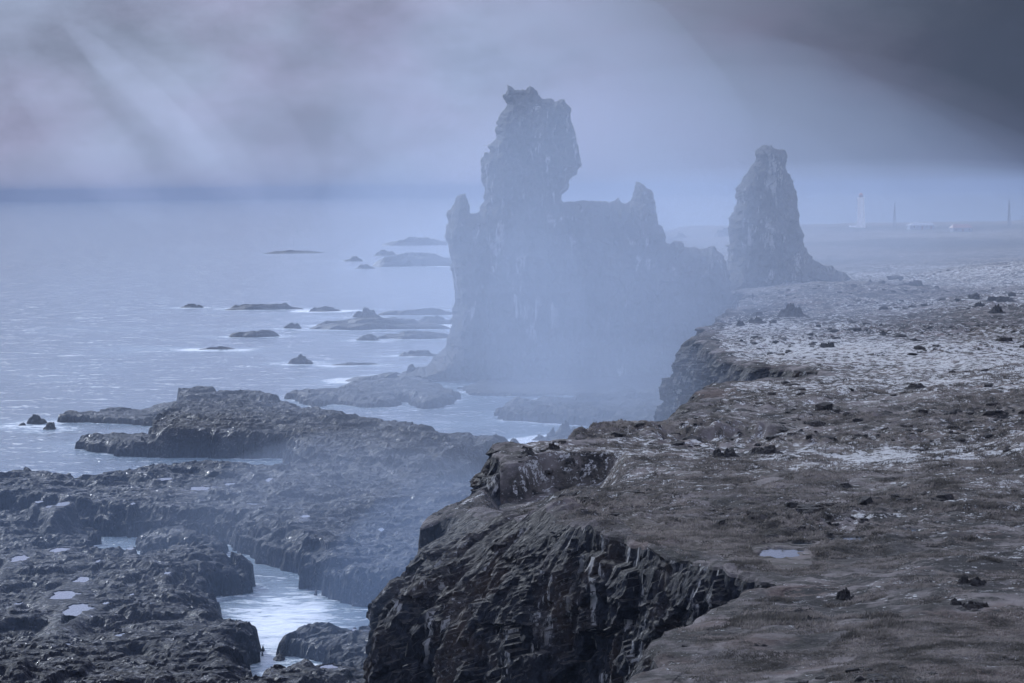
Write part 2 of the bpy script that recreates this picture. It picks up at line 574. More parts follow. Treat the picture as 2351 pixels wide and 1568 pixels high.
def heath(x, y, detail=True):
    sh = x.shape
    x = x.ravel(); y = y.ravel()
    num = np.zeros(x.shape); den = np.zeros(x.shape)
    ly = np.log(np.maximum(y, 30.0)); u = x / np.maximum(y, 30.0)
    for ax, ay, az in ANCH:
        ay_ = max(ay, 30.0)
        d2 = ((u - ax / ay_) * 2.2) ** 2 + (ly - math.log(ay_)) ** 2 + 2e-4
        w = 1.0 / d2 ** 1.7
        num += w * az; den += w
    h = num / den
    # the hill under the camera
    hill = 46.2 - np.maximum(y + 4, 0) * 0.19
    h = np.where(y < 135, np.maximum(h * sstep(-60, 60, y) + 22 * (1 - sstep(-60, 60, y)), hill * 1.0), h)
    # hollow with a rock step on its far side
    px = u * FOC + CX
    g = sstep(1100, 1150, px) * (1 - sstep(1370, 1440, px))
    edge = 311 + 3.0 * vnoise(x / 5.0, y / 9.0, seed=31)
    h = h - 3.0 * g * sstep(281, 303, y) * (1 - sstep(edge - 0.7, edge + 0.7, y))
    g2 = sstep(1480, 1560, px) * (1 - sstep(1760, 1830, px))
    e2 = 337 + 3.0 * vnoise(x / 4.0, y / 9.0, seed=35)
    h = h - 1.1 * g2 * sstep(318, 332, y) * (1 - sstep(e2 - 0.6, e2 + 0.6, y))
    # sandy knoll before the second stack
    k0 = W(1870, 652, 23.5)
    h = h + 3.2 * np.exp(-(((x - k0[0]) / 17) ** 2 + ((y - (k0[1] - 30)) / 30) ** 2))
    if detail:
        amp = sstep(60, 140, y) * (0.55 + 0.45 * sstep(150, 260, y))
        fade = 1 - 0.5 * sstep(500, 1500, y)
        h = h + amp * (0.85 * fbm(x / 26, y / 26, oct=3, seed=41) + fade * (0.60 * fbm(x / 8.5, y / 8.5, oct=3, seed=43) + 0.30 * np.maximum(ridged(x / 4.2, y / 4.2, oct=3, seed=47), -0.3)))
        rough = sstep(0.05, 0.45, fbm(x / 22, y / 22, oct=3, seed=53))
        h = h + amp * fade * (0.25 + rough) * (0.75 * np.abs(fbm(x / 2.4, y / 2.4, oct=3, seed=55)) + 0.30 * fbm(x / 0.9, y / 0.9, oct=2, seed=57))
    return h.reshape(sh)


# puddles on the heath: (px, py, width, height)
PUDDLES = [(1790, 1267, 94, 22), (1912, 1237, 34, 8), (1955, 1237, 50, 9), (2092, 1216, 44, 9), (1845, 1249, 60, 6)]
PUD = []
for px, py, w, h in PUDDLES:
    c = W(px, py, 22.0)
    d = c[1]
    zl = float(heath(np.array([c[0]]), np.array([c[1]]), False)[0]) - 0.15
    c = W(px, py, zl); d = c[1]
    PUD.append((c[0], c[1], zl, w / FOC * d / 2, h / FOC * d * d / (48 - zl) / 2))


def apply_pools(x, y, h, pools, rim=0.12):
    for i, (cx, cy, zl, rx, ry) in enumerate(pools):
        m = (np.abs(x - cx) < rx * 3.6) & (np.abs(y - cy) < ry * 6.2)
        if not m.any(): continue
        xx, yy = x[m], y[m]
        a = np.arctan2((yy - cy) / ry, (xx - cx) / rx)
        r = np.hypot((xx - cx) / rx, np.where(yy < cy, 0.8, 1.0) * (yy - cy) / ry)
        r = r + 0.62 * fbm(np.cos(a) * 1.9 + i * 7.1, np.sin(a) * 1.9, oct=4, seed=71) + 0.10 * fbm(xx / 0.8, yy / 0.8, oct=2, seed=73)
        hh = h[m]
        inner = 1 - sstep(0.85, 1.02, r)
        rk = np.hypot((xx - cx) / rx, np.where(yy < cy, 0.42, 1.0) * (yy - cy) / ry)
        keep = sstep(1.1, 2.4, np.minimum(r, rk))
        lifted = np.maximum(hh, zl + rim * sstep(0.98, 1.25, r)) * 1.0
        hh = hh * keep + (zl + rim * 0.8 + (hh - zl) * 0.06 * (hh > zl)) * (1 - keep)
        hh = np.where(r < 2.0, np.maximum(hh, zl + rim * sstep(0.97, 1.3, r) * (1 - keep) - 10 * keep), hh)
        h[m] = hh * (1 - inner) + (zl - 0.35) * inner
    return h


def pool_mesh(name, seed_i, cx, cy, zl, rx, ry, label, cat, kind_group):
    n = 72
    a = np.linspace(0, 2 * math.pi, n, endpoint=False)
    rad = (1.10 - 0.62 * fbm(np.cos(a) * 1.9 + seed_i * 7.1, np.sin(a) * 1.9, oct=4, seed=71)) / np.hypot(np.cos(a), np.where(np.sin(a) < 0, 0.8, 1.0) * np.sin(a))
    V = np.vstack([[[0, 0, 0]], np.stack([np.cos(a) * rx * rad, np.sin(a) * ry * rad, a * 0], 1)])
    F = np.array([[0, i + 1, (i + 1) % n + 1] for i in range(n)])
    o = link(name, mesh_np(name, V, F), M_POOL, loc=(cx, cy, zl))
    return tag(o, label, cat, kind_group)


# ------------------------------------------------------------------ headland: top sheet
def build_headland():
    ds = [8.0]
    while ds[-1] < 2250:
        d = ds[-1]
        ds.append(d + (d * 0.03 if d < 130 else max(0.26, d * 0.0019) if d < 900 else d * 0.005))
    ds = np.array(ds)
    us = np.concatenate([np.linspace(-0.9, -0.06, 24, endpoint=False), np.linspace(-0.06, 0.175, 330, endpoint=False), np.linspace(0.175, 0.9, 60)])
    D, U = np.meshgrid(ds, us, indexing='ij')
    X, Y = (U * D).ravel(), D.ravel()
    sd, _, _ = poly_sd(X, Y, POLY_LAND)
    Z = heath(X, Y)
    apply_pools(X, Y, Z, PUD)
    F = grid_faces(len(ds), len(us))
    ok = (sd[F] > 0.35).all(1)
    F = F[ok]

    def blob(px, py, rx, ry, z=22.0):
        c = W(px, py, z)
        d = c[1]
        return np.exp(-(((X - c[0]) / (rx / FOC * d)) ** 2 + ((Y - c[1]) / (ry / FOC * d * d / 26)) ** 2))
    big = fbm(X / 45, Y / 45, oct=3, seed=61)
    lich = 0.15 + 0.42 * sstep(260, 420, Y) + 0.55 * big
    for b in ((2100, 1050, 420, 22, 1.0), (2300, 1130, 160, 40, 0.8), (1900, 1080, 200, 10, 0.6), (2250, 1290, 130, 25, 0.6), (1750, 780, 260, 50, 0.45), (2200, 850, 300, 60, 0.5),
              (1990, 1200, 120, 8, .5), (2120, 1240, 150, 14, 0.45), (1940, 1220, 70, 8, .6), (2250, 1190, 150, 20, .4)):
        lich = lich + b[4] * blob(*b[:4])
    for b in ((1560, 1240, 170, 22, -0.8), (1900, 1490, 500, 75, -0.8), (1750, 1320, 130, 30, -0.6), (1850, 660, 160, 12, -1.0), (1500, 990, 120, 12, -0.4), (1250, 1140, 200, 30, -0.3)):
        lich = lich + b[4] * blob(*b[:4])
    lich = lich * (1 - 0.7 * sstep(950, 1200, Y))
    rock = 0.30 * fbm(X / 30, Y / 30, oct=3, seed=63) + 0.1 + 0.12 * sstep(300, 600, Y)
    for b in ((1275, 1085, 130, 24, 1.1), (1700, 1040, 110, 16, 0.9), (1900, 1395, 120, 16, 0.8), (2240, 1330, 90, 20, 0.8), (2230, 1390, 90, 15, 0.8), (1640, 820, 120, 20, .5), (1640, 1100, 120, 8, .6), (1350, 1150, 120, 10, .5),
              (1750, 720, 100, 25, .5), (2200, 555, 260, 8, .8), (2150, 526, 300, 4, .9), (1900, 590, 300, 6, .4)):
        rock = rock + b[4] * blob(*b[:4])
    for b in ((1560, 1240, 200, 25, -1.0), (1700, 1300, 150, 20, -.8), (1850, 660, 160, 12, -1.0)):
        rock = rock + b[4] * blob(*b[:4])
    pale = 0.9 * blob(1500, 1238, 170, 16) + 0.7 * blob(1620, 1290, 140, 22) + 1.2 * blob(1860, 658, 130, 10) + 0.5 * blob(1420, 1060, 160, 8) + .5 * blob(1500, 985, 160, 10) + 0.6 * blob(1950, 545, 500, 8) + .35 * sstep(1000, 1300, Y) \
        + (0.25 + 0.8 * np.clip(fbm(X / 18, Y / 18, oct=3, seed=67), 0, 1)) * sstep(170, 300, Y) * (1 - 0.7 * blob(2000, 1500, 700, 90))  # less pale at the near right: cloud shade put into the grass colour
    V = np.stack([X, Y, Z], 1)
    o = link('headland', mesh_np('headland', V, F, attrs={'lichen': lich, 'rock': rock, 'pale': pale}), M_GROUND)
    tag(o, 'brown moss and grass heath on top of the sea cliffs', 'headland', kind='structure')


build_headland()
for i, (p, q) in enumerate(zip(PUD, ('largest bright puddle on the bare heath near the cliff edge', 'small puddle just right of the largest heath puddle',
                                     'long thin puddle right of the largest heath puddle', 'far right small puddle on the lichen heath', 'thin dark wet patch behind the largest heath puddle'))):
    pool_mesh('puddle', i, *p, q, 'puddle', None)


# ------------------------------------------------------------------ headland: cliff face
def build_cliff():
    n = len(EC)
    lastd = EC[:, 1]
    keep = lastd < 1900
    E = EC[keep]; N_ = NOUT[keep]; S = sarc[keep]
    n = len(E)
    rows_in = np.array([3.2, 2.4, 1.6, 0.9, 0.35])
    nf = 92
    VV = []
    for j, r in enumerate(rows_in):
        x = E[:, 0] - N_[:, 0] * r; y = E[:, 1] - N_[:, 1] * r
        z = heath(x, y) + (0.05 if j else -0.5)
        VV.append(np.stack([x, y, z], 1))
    z0 = heath(E[:, 0], E[:, 1])
    offm, zm, offb = E[:, 3], E[:, 4], E[:, 5]
    zm = np.minimum(zm, z0 - 2.5)
    for j in range(nf):
        t = (j + 0.5) / nf
        half = 0.45
        a = np.clip(t / half, 0, 1); b = np.clip((t - half) / (1 - half), 0, 1)
        off = offm * (a ** 0.85) + (offb - offm) * b
        z = z0 + (zm - z0) * a + (-2.0 - zm) * b
        x = E[:, 0] + N_[:, 0] * off; y = E[:, 1] + N_[:, 1] * off
        w = min(1.0, 0.12 + t * 5)
        # buttresses, columns and broken ledges
        sl = np.clip((offm - 2.2) / 8.0, 0, 1) * (1 - b)          # gentler, turfed slope
        big = ridged(S / 13.0, z * 0.02 + 1.7, oct=2, seed=81) * 1.2 + fbm(S / 30, z * 0.03, oct=2, seed=80) * 2.0
        col = ridged(S / 2.6, z * 0.05, oct=4, seed=83) * 0.9
        led = fbm(S / 9.0, z / 1.7, oct=3, seed=85) * 0.7
        fine = ridged(x / 1.1, y / 1.1, z / 1.1, oct=3, seed=87) * 0.45
        v, e = cells(S / 1.9, z / 2.6, seed=89)
        blk = (v - 0.5) * 1.3
        v3, e3 = cells(S / 0.8 + 5, z / 1.0, seed=93)
        v4, e4 = cells(S / 5.0 + 2, z / 3.2, seed=95)
        disp = E[:, 6] * w * np.clip(E[:, 1] / 300, 0.8, 1.25) * (big + (0.6 * col + blk) * (1 - 0.5 * sl) + (v4 - 0.5) * 2.4 * (1 - 0.6 * sl) + (v3 - 0.5) * 0.4 + 0.2 * led + 0.7 * fine)
        dz = w * sl * (fbm(x / 3.5, y / 3.5, oct=4, seed=88) * 1.2 + ridged(x / 1.2, y / 1.2, oct=3, seed=86) * 0.3 + (cells(x / 1.3, y / 1.3, seed=90)[0] - 0.5) * 0.35)
        VV.append(np.stack([x + N_[:, 0] * disp, y + N_[:, 1] * disp, z + dz - 0.12 * w], 1))
    V = np.concatenate(VV)
    R = len(VV)
    F = grid_faces(R, n)
    me = mesh_np('cliff', V, F, smooth=False)
    o = link('cliff', me, M_CLIFF)
    me.materials.append(M_GROUND)
    mi = np.zeros(len(F), np.int32)
    mi[:6 * (n - 1)] = 1
    me.polygons.foreach_set('material_index', mi)
    me.update()
    tag(o, 'dark basalt sea cliff with turf ledges and white streaks', 'cliff', kind='structure')


build_cliff()

# ------------------------------------------------------------------ the lava shelf at sea level
LANDS = [
    # near left platform, running on under the front of the picture to the foot of the cliff
    [(-400, 1800, 4), (-400, 1232, 4), (0, 1226, 4), (150, 1236, 4), (250, 1240, 4), (330, 1238, 4), (430, 1233, 4), (520, 1250, 4), (560, 1280, 3), (572, 1308, 1.8), (568, 1345, 0), (545, 1360, 0),
     (500, 1375, 0), (472, 1384, 0), (520, 1402, 4), (558, 1398, 4), (570, 1432, 2), (575, 1468, 1.5), (572, 1500, 1), (550, 1530, 0), (592, 1556, 3), (650, 1550, 3), (700, 1535, 3), (760, 1545, 3), (1000, 1545, 3), (1000, 1800, 3)],
    # block on the right of the channel
    [(660, 1442, 2.6), (690, 1411, 2.8), (760, 1404, 2.8), (805, 1416, 2.8), (832, 1420, 2.8), (850, 1400, 2.8), (900, 1392, 2.8), (1010, 1392, 2.8), (1010, 1575, 2.6), (900, 1565, 2.6), (815, 1545, 2.4), (760, 1525, 0), (690, 1516, 0), (668, 1490, 1)],
    # middle platform
    [(1000, 1402, 0), (838, 1393, 0), (775, 1379, 0), (735, 1363, 0), (722, 1346, 0), (712, 1335, 0), (698, 1320, 0), (650, 1302, 0), (600, 1289, 0), (575, 1281, 0), (520, 1244, 0), (400, 1236, 0), (310, 1233, 0), (240, 1229, 0),
     (150, 1224, 0), (0, 1217, 0), (-400, 1212, 0), (-400, 1088, 4), (0, 1082, 4), (60, 1071, 4), (150, 1079, 4), (200, 1099, 4), (260, 1086, 4), (320, 1069, 4), (450, 1061, 4), (560, 1062, 4), (640, 1066, 4), (682, 1054, 4), (720, 1020, 4), (900, 1060, 4),
     (1085, 1094, 4), (1130, 1109, 4), (1190, 1112, 4), (1260, 1200, 4), (1110, 1402, 0)],
    # low ledges in the trench between the two platforms
    [(-400, 1245, 1.5), (-400, 1195, 1.5), (60, 1200, 1.5), (200, 1212, 1.5), (225, 1228, 1.5), (180, 1250, 1.5)],
    [(330, 1250, 1.5), (320, 1225, 1.5), (420, 1220, 1.5), (500, 1228, 1.5), (520, 1262, 1.5)],
    # stepped block at the corner of the channel
    [(718, 1344, 0), (735, 1363, 0), (775, 1379, 0), (838, 1393, 0), (905, 1396, 0), (905, 1300, 4.5), (800, 1282, 4.5), (738, 1264, 4.5), (722, 1282, 4)],
    # far peninsula with two arms
    [(372, 908, 3.5), (377, 891, 5.5), (450, 886, 5.5), (520, 891, 5.5), (600, 894, 5), (640, 906, 4.5), (700, 926, 4.5), (760, 946, 4.5), (840, 961, 4.5), (930, 969, 4.5), (1010, 979, 4.5), (1032, 993, 4),
     (1060, 991, 4.5), (1110, 985, 5.5), (1142, 989, 5.5), (1162, 1006, 4.5), (1180, 1030, 4), (1190, 1064, 0), (1150, 1077, 0), (1095, 1092, 0), (1000, 1100, 3), (700, 1070, 3), (660, 1053, 0), (560, 1053, 0), (450, 1051, 0), (350, 1049, 0), (300, 1047, 0),
     (300, 1000, 2), (340, 991, 2.5), (382, 980, 0)],
    [(120, 962, 0.6), (165, 947, 1.2), (182, 939, 2), (240, 929, 2.5), (310, 921, 3), (372, 908, 3.5), (440, 905, 4), (440, 975, 0), (382, 980, 0), (300, 975, 0), (190, 971, 0), (130, 970, 0)],
    [(176, 1022, 0), (180, 1011, 0.5), (235, 1001, 1.5), (280, 993, 2), (340, 991, 2.5), (400, 985, 2.5), (400, 1050, 0), (270, 1046, 0), (230, 1041, 0), (186, 1031, 0)],
    # block and ledges in the far cove
    [(1136, 955, 0), (1140, 930, 2.2), (1160, 917, 2.6), (1300, 909, 2.6), (1390, 905, 2.6), (1500, 893, 2.6), (1620, 880, 2.6), (1700, 960, 5), (1560, 1010, 3), (1420, 1030, 2), (1372, 992, 0), (1400, 978, 0), (1330, 976, 0), (1250, 972, 0), (1165, 966, 0)],
    # gravel flat at the foot of the great stack
    [(1055, 888, 0.8), (1100, 872, .8), (1300, 866, .8), (1600, 860, .8), (1620, 900, 1), (1480, 906, 1), (1390, 907, 0), (1200, 910, 0), (1080, 908, 0)],
    # reef before the stack
    [(655, 914, 0), (668, 904, 0.8), (760, 901, 1), (800, 885, 1), (880, 881, 1), (960, 869, 1.2), (1010, 880, 1.2), (1050, 898, 1), (1060, 914, 0), (1020, 935, 0), (975, 938, 0), (920, 920, 0), (905, 932, 0), (850, 938, 0), (800, 932, 0), (760, 929, 0), (720, 934, 0)],
]
LP = [np.array([W(*p)[:2] for p in L_]) for L_ in LANDS]
LTOP = [4.0, 3.0, 4.2, 2.6, 2.2, 5.2, 5.0, 2.3, 2.4, 2.9, 1.0, 2.0]


def land_sd(x, y, extra=True):
    best = np.full(x.shape, -1e9); top = np.zeros(x.shape)
    for P, T in zip(LP, LTOP):
        s = np.full(x.shape, -60.0)
        m = (x > P[:, 0].min() - 25) & (x < P[:, 0].max() + 25) & (y > P[:, 1].min() - 45) & (y < P[:, 1].max() + 45)
        if m.any(): s[m] = poly_sd(x[m], y[m], P)[0]
        up = s > best
        top = np.where(up, T, top)
        best = np.maximum(best, s)
    return best, top


POOL_PX = [(139, 1261, 36, 11, 'a'), (46, 1282, 36, 14, 'a'), (191, 1330, 46, 14, 'a'), (152, 1363, 66, 17, 'a'), (181, 1397, 58, 24, 'a'), (301, 1260, 18, 5, 'a'), (224, 1289, 8, 7, 'a'), (246, 1328, 14, 4, 'a'),
           (307, 1338, 18, 5, 'a'), (305, 1364, 14, 4, 'a'), (243, 1385, 14, 6, 'a'), (344, 1386, 8, 4, 'a'), (162, 1431, 14, 7, 'a'), (277, 1457, 20, 6, 'a'), (383, 1315, 22, 5, 'a'),
           (155, 1479, 16, 5, 'a'), (43, 1386, 16, 6, 'a'), (759, 1531, 46, 10, 'a'), (813, 1446, 10, 7, 'a'),
           (378, 1099, 34, 6, 'b'), (370, 1120, 22, 8, 'b'), (460, 1121, 46, 10, 'b'), (528, 1111, 26, 6, 'b'), (620, 1100, 20, 9, 'b'), (589, 1156, 44, 5, 'b'), (89, 1152, 16, 5, 'b'), (146, 1156, 36, 9, 'b'),
           (113, 1163, 22, 5, 'b'), (305, 1156, 10, 4, 'b'), (700, 1185, 26, 5, 'b'), (875, 1216, 10, 7, 'b'), (60, 1100, 30, 6, 'b')]


def shelf_base(x, y):
    sd, top = land_sd(x, y)
    sd = sd + 0.7 + 1.5 * fbm(x / 7.0, y / 7.0, oct=3, seed=101) + 0.7 * fbm(x / 2.0, y / 2.0, oct=2, seed=103)
    v1, e1 = cells(x / 5.5, y / 6.5, seed=105)
    v2, e2 = cells(x / 1.7, y / 2.1, seed=109)
    sd = sd + (v2 - 0.5) * 0.9
    lo = fbm(x / 17, y / 20, oct=3, seed=111) * 1.8
    st_ = np.floor(lo / 0.75); lo = (st_ + sstep(0.80, 0.98, lo / 0.75 - st_)) * 0.75
    t = top + lo * np.minimum(1, top / 3) * sstep(1.0, 6.0, sd)
    k = np.minimum(1, top / 3.0)
    raw = 1.0 * fbm(x / 9.0, y / 9.0, oct=4, seed=112) + 0.35 * (v1 - 0.5) + 0.25 * ridged(x / 2.6, y / 2.6, oct=3, seed=113)
    q = 0.32
    kq = np.floor(raw / q)
    fr = raw / q - kq
    rel = (kq + sstep(0.55, 0.95, fr)) * q + (v2 - 0.5) * 0.14 + 0.13 * fbm(x / 0.6, y / 0.6, oct=2, seed=117)
    face = sstep(-0.1, 1.15, sd)
    step = 0.55 + 0.45 * sstep(0.8, 4.5, sd + 2 * (v1 - 0.5))
    h = -2.2 + (2.2 + t * step + rel * k * sstep(0.3, 2.0, sd)) * face
    return h, sd, t


POOLS = []
for px, py, w, h, k in POOL_PX:
    z = 3.5
    c = W(px, py, z); d = c[1]
    hb, _, tb = shelf_base(np.array([c[0]]), np.array([c[1]]))
    zl = float(np.clip(tb[0] + 0.12, 2.6, 5.0))
    c = W(px, py, zl); d = c[1]
    POOLS.append((c[0], c[1], zl, w / FOC * d / 2, h / FOC * d * d / (48 - zl) / 2))


def build_shelf():
    ds = [255.0]
    while ds[-1] < 830: ds.append(ds[-1] * (1 + 0.00105))
    ds = np.array(ds)
    us = np.linspace(-0.212, 0.076, 430)
    D, U = np.meshgrid(ds, us, indexing='ij')
    X, Y = (U * D).ravel(), D.ravel()
    sd0, _ = land_sd(X, Y)
    near = sd0 > -6
    Z = np.full(X.shape, -3.0)
    Z[near], _, _ = shelf_base(X[near], Y[near])
    apply_pools(X, Y, Z, POOLS, 0.10)
    F = grid_faces(len(ds), len(us))
    F = F[(Z[F] > -2.15).any(1)]
    V = np.stack([X, Y, Z], 1)
    # ragged overhangs: push the faces sideways a little
    m = near
    V[m, 0] += 0.28 * fbm(X[m] / 1.5, Z[m] / 0.8, Y[m] / 1.5, oct=2, seed=121)
    V[m, 1] += 0.35 * fbm(X[m] / 1.5 + 31, Z[m] / 0.8, Y[m] / 1.5, oct=2, seed=123)
    o = link('lava_shelf', mesh_np('lava_shelf', V, F, smooth=False), M_SHELF)
    tag(o, 'dark wet lava shelf with tide pools along the shore', 'lava shelf', kind='structure')


build_shelf()
for i, p in enumerate(POOLS):
    a = POOL_PX[i]
    big = a[2] >= 30
    lab = {4: 'largest tide pool on the near lava platform with a broad open end', 3: 'wide tide pool just behind the largest one', 2: 'slanting tide pool behind the two widest pools',
           0: 'pale tide pool near the back edge of the near platform', 1: 'tide pool nearest the left edge on the near platform', 17: 'shallow pool between rocks at the foot of the cliff',
           21: 'widest tide pool on the middle lava platform', 24: 'long thin tide pool near the front of the middle platform',
           19: 'rearmost thin tide pool on the middle platform', 26: 'pale pool at the left of the middle platform'}.get(i)
    g = None
    if not lab:
        NAMED = (0, 1, 2, 3, 4, 17, 19, 21, 24, 26)
        rest = sorted((q for q in range(len(POOL_PX)) if q not in NAMED and POOL_PX[q][4] == a[4]), key=lambda q: POOL_PX[q][0])
        nth = ('first', 'second', 'third', 'fourth', 'fifth', 'sixth', 'seventh', 'eighth', 'ninth', 'tenth', 'eleventh', 'twelfth', 'thirteenth', 'fourteenth', 'fifteenth')[rest.index(i)]
        plat = 'near' if a[4] == 'a' else 'middle'
        lab = f'{nth} from the left of the small tide pools on the {plat} lava platform'
        g = f'small tide pools on the {plat} platform'
    pool_mesh('tide_pool', i, *p, lab, 'tide pool', g)

# ------------------------------------------------------------------ sea rocks
def rock_mesh(name, w, d, h, seed, flat=0.5, rough=0.3, n=64, m=26, sink=0.6):
    """A rugged rock: a polar dome w x d wide and h high with broken outline."""
    a = np.linspace(0, 2 * math.pi, n, endpoint=False)
    rr = np.concatenate([np.linspace(0.02, 0.86, m - 5), [0.93, 0.98, 1.0, 1.02, 1.03]])
    A, R = np.meshgrid(a, rr)
    out = 1 + 0.32 * fbm(np.cos(A) * 1.3 + seed, np.sin(A) * 1.3, oct=4, seed=seed)
    x = np.cos(A) * R * out; y = np.sin(A) * R * out
    prof = np.clip(1 - R ** (3 + 6 * flat), 0, 1)
    rr_ = np.random.default_rng(seed)
    blocks = np.full(x.shape, 0.28)
    for q in range(9):
        bx, by = rr_.normal(0, 0.36, 2)
        hb = 1.0 if q == 0 else rr_.uniform(0.35, 0.95)
        if q == 0: bx *= 0.6; by *= 0.6
        br = rr_.uniform(0.20, 0.50) * (0.75 + 0.5 * flat)
        an = rr_.uniform(0, 3.14)
        ux, uy = (x - bx) * math.cos(an) + (y - by) * math.sin(an), -(x - bx) * math.sin(an) + (y - by) * math.cos(an)
        dd_ = (np.abs(ux / br) ** 3 + np.abs(uy / (br * rr_.uniform(0.6, 1.1))) ** 3) ** (1 / 3)
        tilt = 1 + 0.35 * ux / br * rr_.uniform(-1, 1)
        blocks = np.maximum(blocks, hb * tilt * (1 - sstep(0.72, 1.15, dd_)))
    if flat < 0.05: blocks = np.maximum(blocks, 1 - np.hypot(x, y))
    nz = (blocks * (1 - 0.5 * flat) + 0.5 * flat) * (1 + rough * 1.3 * fbm(x * 4 + seed, y * 4, oct=4, seed=seed + 5)) + rough * 0.5 * (cells(x * 5 + seed, y * 5, seed=seed + 3)[0] - 0.5)
    nz = np.maximum(nz, 0.05)
    z = h * prof * nz
    z[-1] = -sink; z[-2] = -sink * 0.4; z[-3] = np.minimum(z[-3], 0.25 * h)
    V = np.stack([x * w / 2, y * d / 2, z], -1).reshape(-1, 3)
    F = grid_faces(m, n, wrap=True)
    top = np.array([[0, 0, float(z[0].mean())]])
    V = np.vstack([V, top])
    cap = np.array([[m * n, j, (j + 1) % n, m * n] for j in range(n)])[:, :3]
    me = bpy.data.meshes.new(name)
    me.from_pydata(V.tolist(), [], F.tolist() + cap.tolist())
    me.update()
    me.polygons.foreach_set('use_smooth', np.full(len(me.polygons), False))
    return me


# px centre, py of the waterline, width px, height px, depth factor, flatness, label
SEA_ROCKS = [
    (686, 836, 66, 20, 0.9, 0.35, 'lumpy dark sea rock alone left of the great stack foot'),
    (586, 774, 110, 15, 0.5, 0.8, 'long flat-topped dark reef alone in open water'),
    (671, 755, 42, 11, 0.7, 0.7, 'small flat rock left of the longest reef'),
    (503, 803, 88, 7, 0.35, 0.5, 'thin low reef farthest out left below the flat-topped reef'),
    (441, 707, 52, 9, 0.6, 0.4, 'leftmost faint reef in the misty row'),
    (614, 711, 170, 12, 0.35, 0.5, 'long thin broken reef in the misty row'),
    (745, 715, 80, 11, 0.5, 0.4, 'low reef right of the long thin broken one'),
    (837, 729, 60, 19, 0.9, 0.35, 'rounded rock hump behind the longest reef'),
    (875, 757, 330, 26, 0.45, 0.7, 'longest dark reef reaching the great stack from the left'),
    (842, 783, 62, 16, 0.7, 0.5, 'dark knob at the front of the longest reef'),
    (960, 778, 190, 14, 0.5, 0.7, 'low ledge in front of the longest reef beside the great stack'),
    (955, 724, 170, 14, 0.4, 0.6, 'thin reef beside the great stack behind the longest reef'),
    (811, 600, 46, 11, 0.9, 0.4, 'small faint far rock left of the broad far reef'),
    (840, 617, 44, 10, 0.9, 0.4, 'faint far rock in front of the broad far reef'),
    (886, 587, 50, 14, 0.9, 0.3, 'peaked faint rock above the broad far reef'),
    (950, 612, 200, 30, 0.8, 0.75, 'broad far reef behind the left edge of the great stack'),
    (960, 563, 150, 18, 0.8, 0.6, 'farthest ragged reef behind the great stack'),
    (670, 582, 150, 7, 0.8, 0.4, 'very faint low far reef with breaking waves'),
    (960, 818, 100, 13, 0.5, 0.35, 'ragged small reef touching the foot of the great stack'),
    (812, 839, 100, 6, 0.4, 0.5, 'thin sliver reef right of the lumpy sea rock'),
    (82, 973, 48, 20, 1.0, 0.4, 'dark rock off the tip of the peninsula'),
    (112, 986, 34, 17, 1.0, 0.3, 'pointed rock just off the tip of the peninsula'),
    (49, 978, 20, 6, 1.0, 0.5, 'small outermost rock off the tip of the peninsula'),
    (1297, 1011, 92, 36, 1.1, 0.0, 'pyramid-shaped rock in the cove water'),
    (1243, 1012, 42, 12, 1.0, 0.2, 'small low rock left of the pyramid-shaped rock'),
    (640, 1517, 28, 12, 1.2, 0.3, 'weedy round rock in the channel mouth'),
    (684, 1540, 14, 5, 1.2, 0.3, 'tiny rock near the weedy one in the channel'),
    (820, 908, 90, 16, 0.8, 0.5, 'rock hump on the reef before the great stack'),
    (880, 876, 180, 14, 0.6, 0.5, 'flat reef just left of the great stack foot'),
    (965, 868, 130, 26, 0.9, 0.25, 'sloping rock apron at the foot of the great stack'),
    (1045, 866, 70, 26, 0.9, 0.3, 'dark rock against the left corner of the great stack foot'),
    (900, 864, 76, 9, 0.6, 0.5, 'low ragged reef left of the rock apron at the great stack'),
    (770, 748, 100, 12, 0.5, 0.6, 'ragged left end of the longest reef'),
    (1000, 745, 110, 17, 0.6, 0.6, 'ragged reef hump against the left wall of the great stack'),
    (560, 708, 70, 9, 0.5, 0.4, 'ragged left end of the long thin broken reef'),
]
ROCK_FOOT = []
for i, (px, py, w, h, dep, flat, lab) in enumerate(SEA_ROCKS):
    c = W(px, py, 0.0); d = c[1]
    ww = w / FOC * d; hh = h / FOC * d
    dd = min(max(ww * dep, 3.0), 34.0)
    hh = max(hh - dd * 0.0 , 0.4) * 0.9
    o = link('sea_rock', rock_mesh('sea_rock', ww, dd, hh, 200 + i * 3, flat), M_REEF, loc=(c[0], d + dd * 0.5, 0.0))
    tag(o, lab, 'rock', 'rocks and reefs in the sea')
    ROCK_FOOT.append((c[0], d + dd * 0.5, ww / 2, dd / 2))


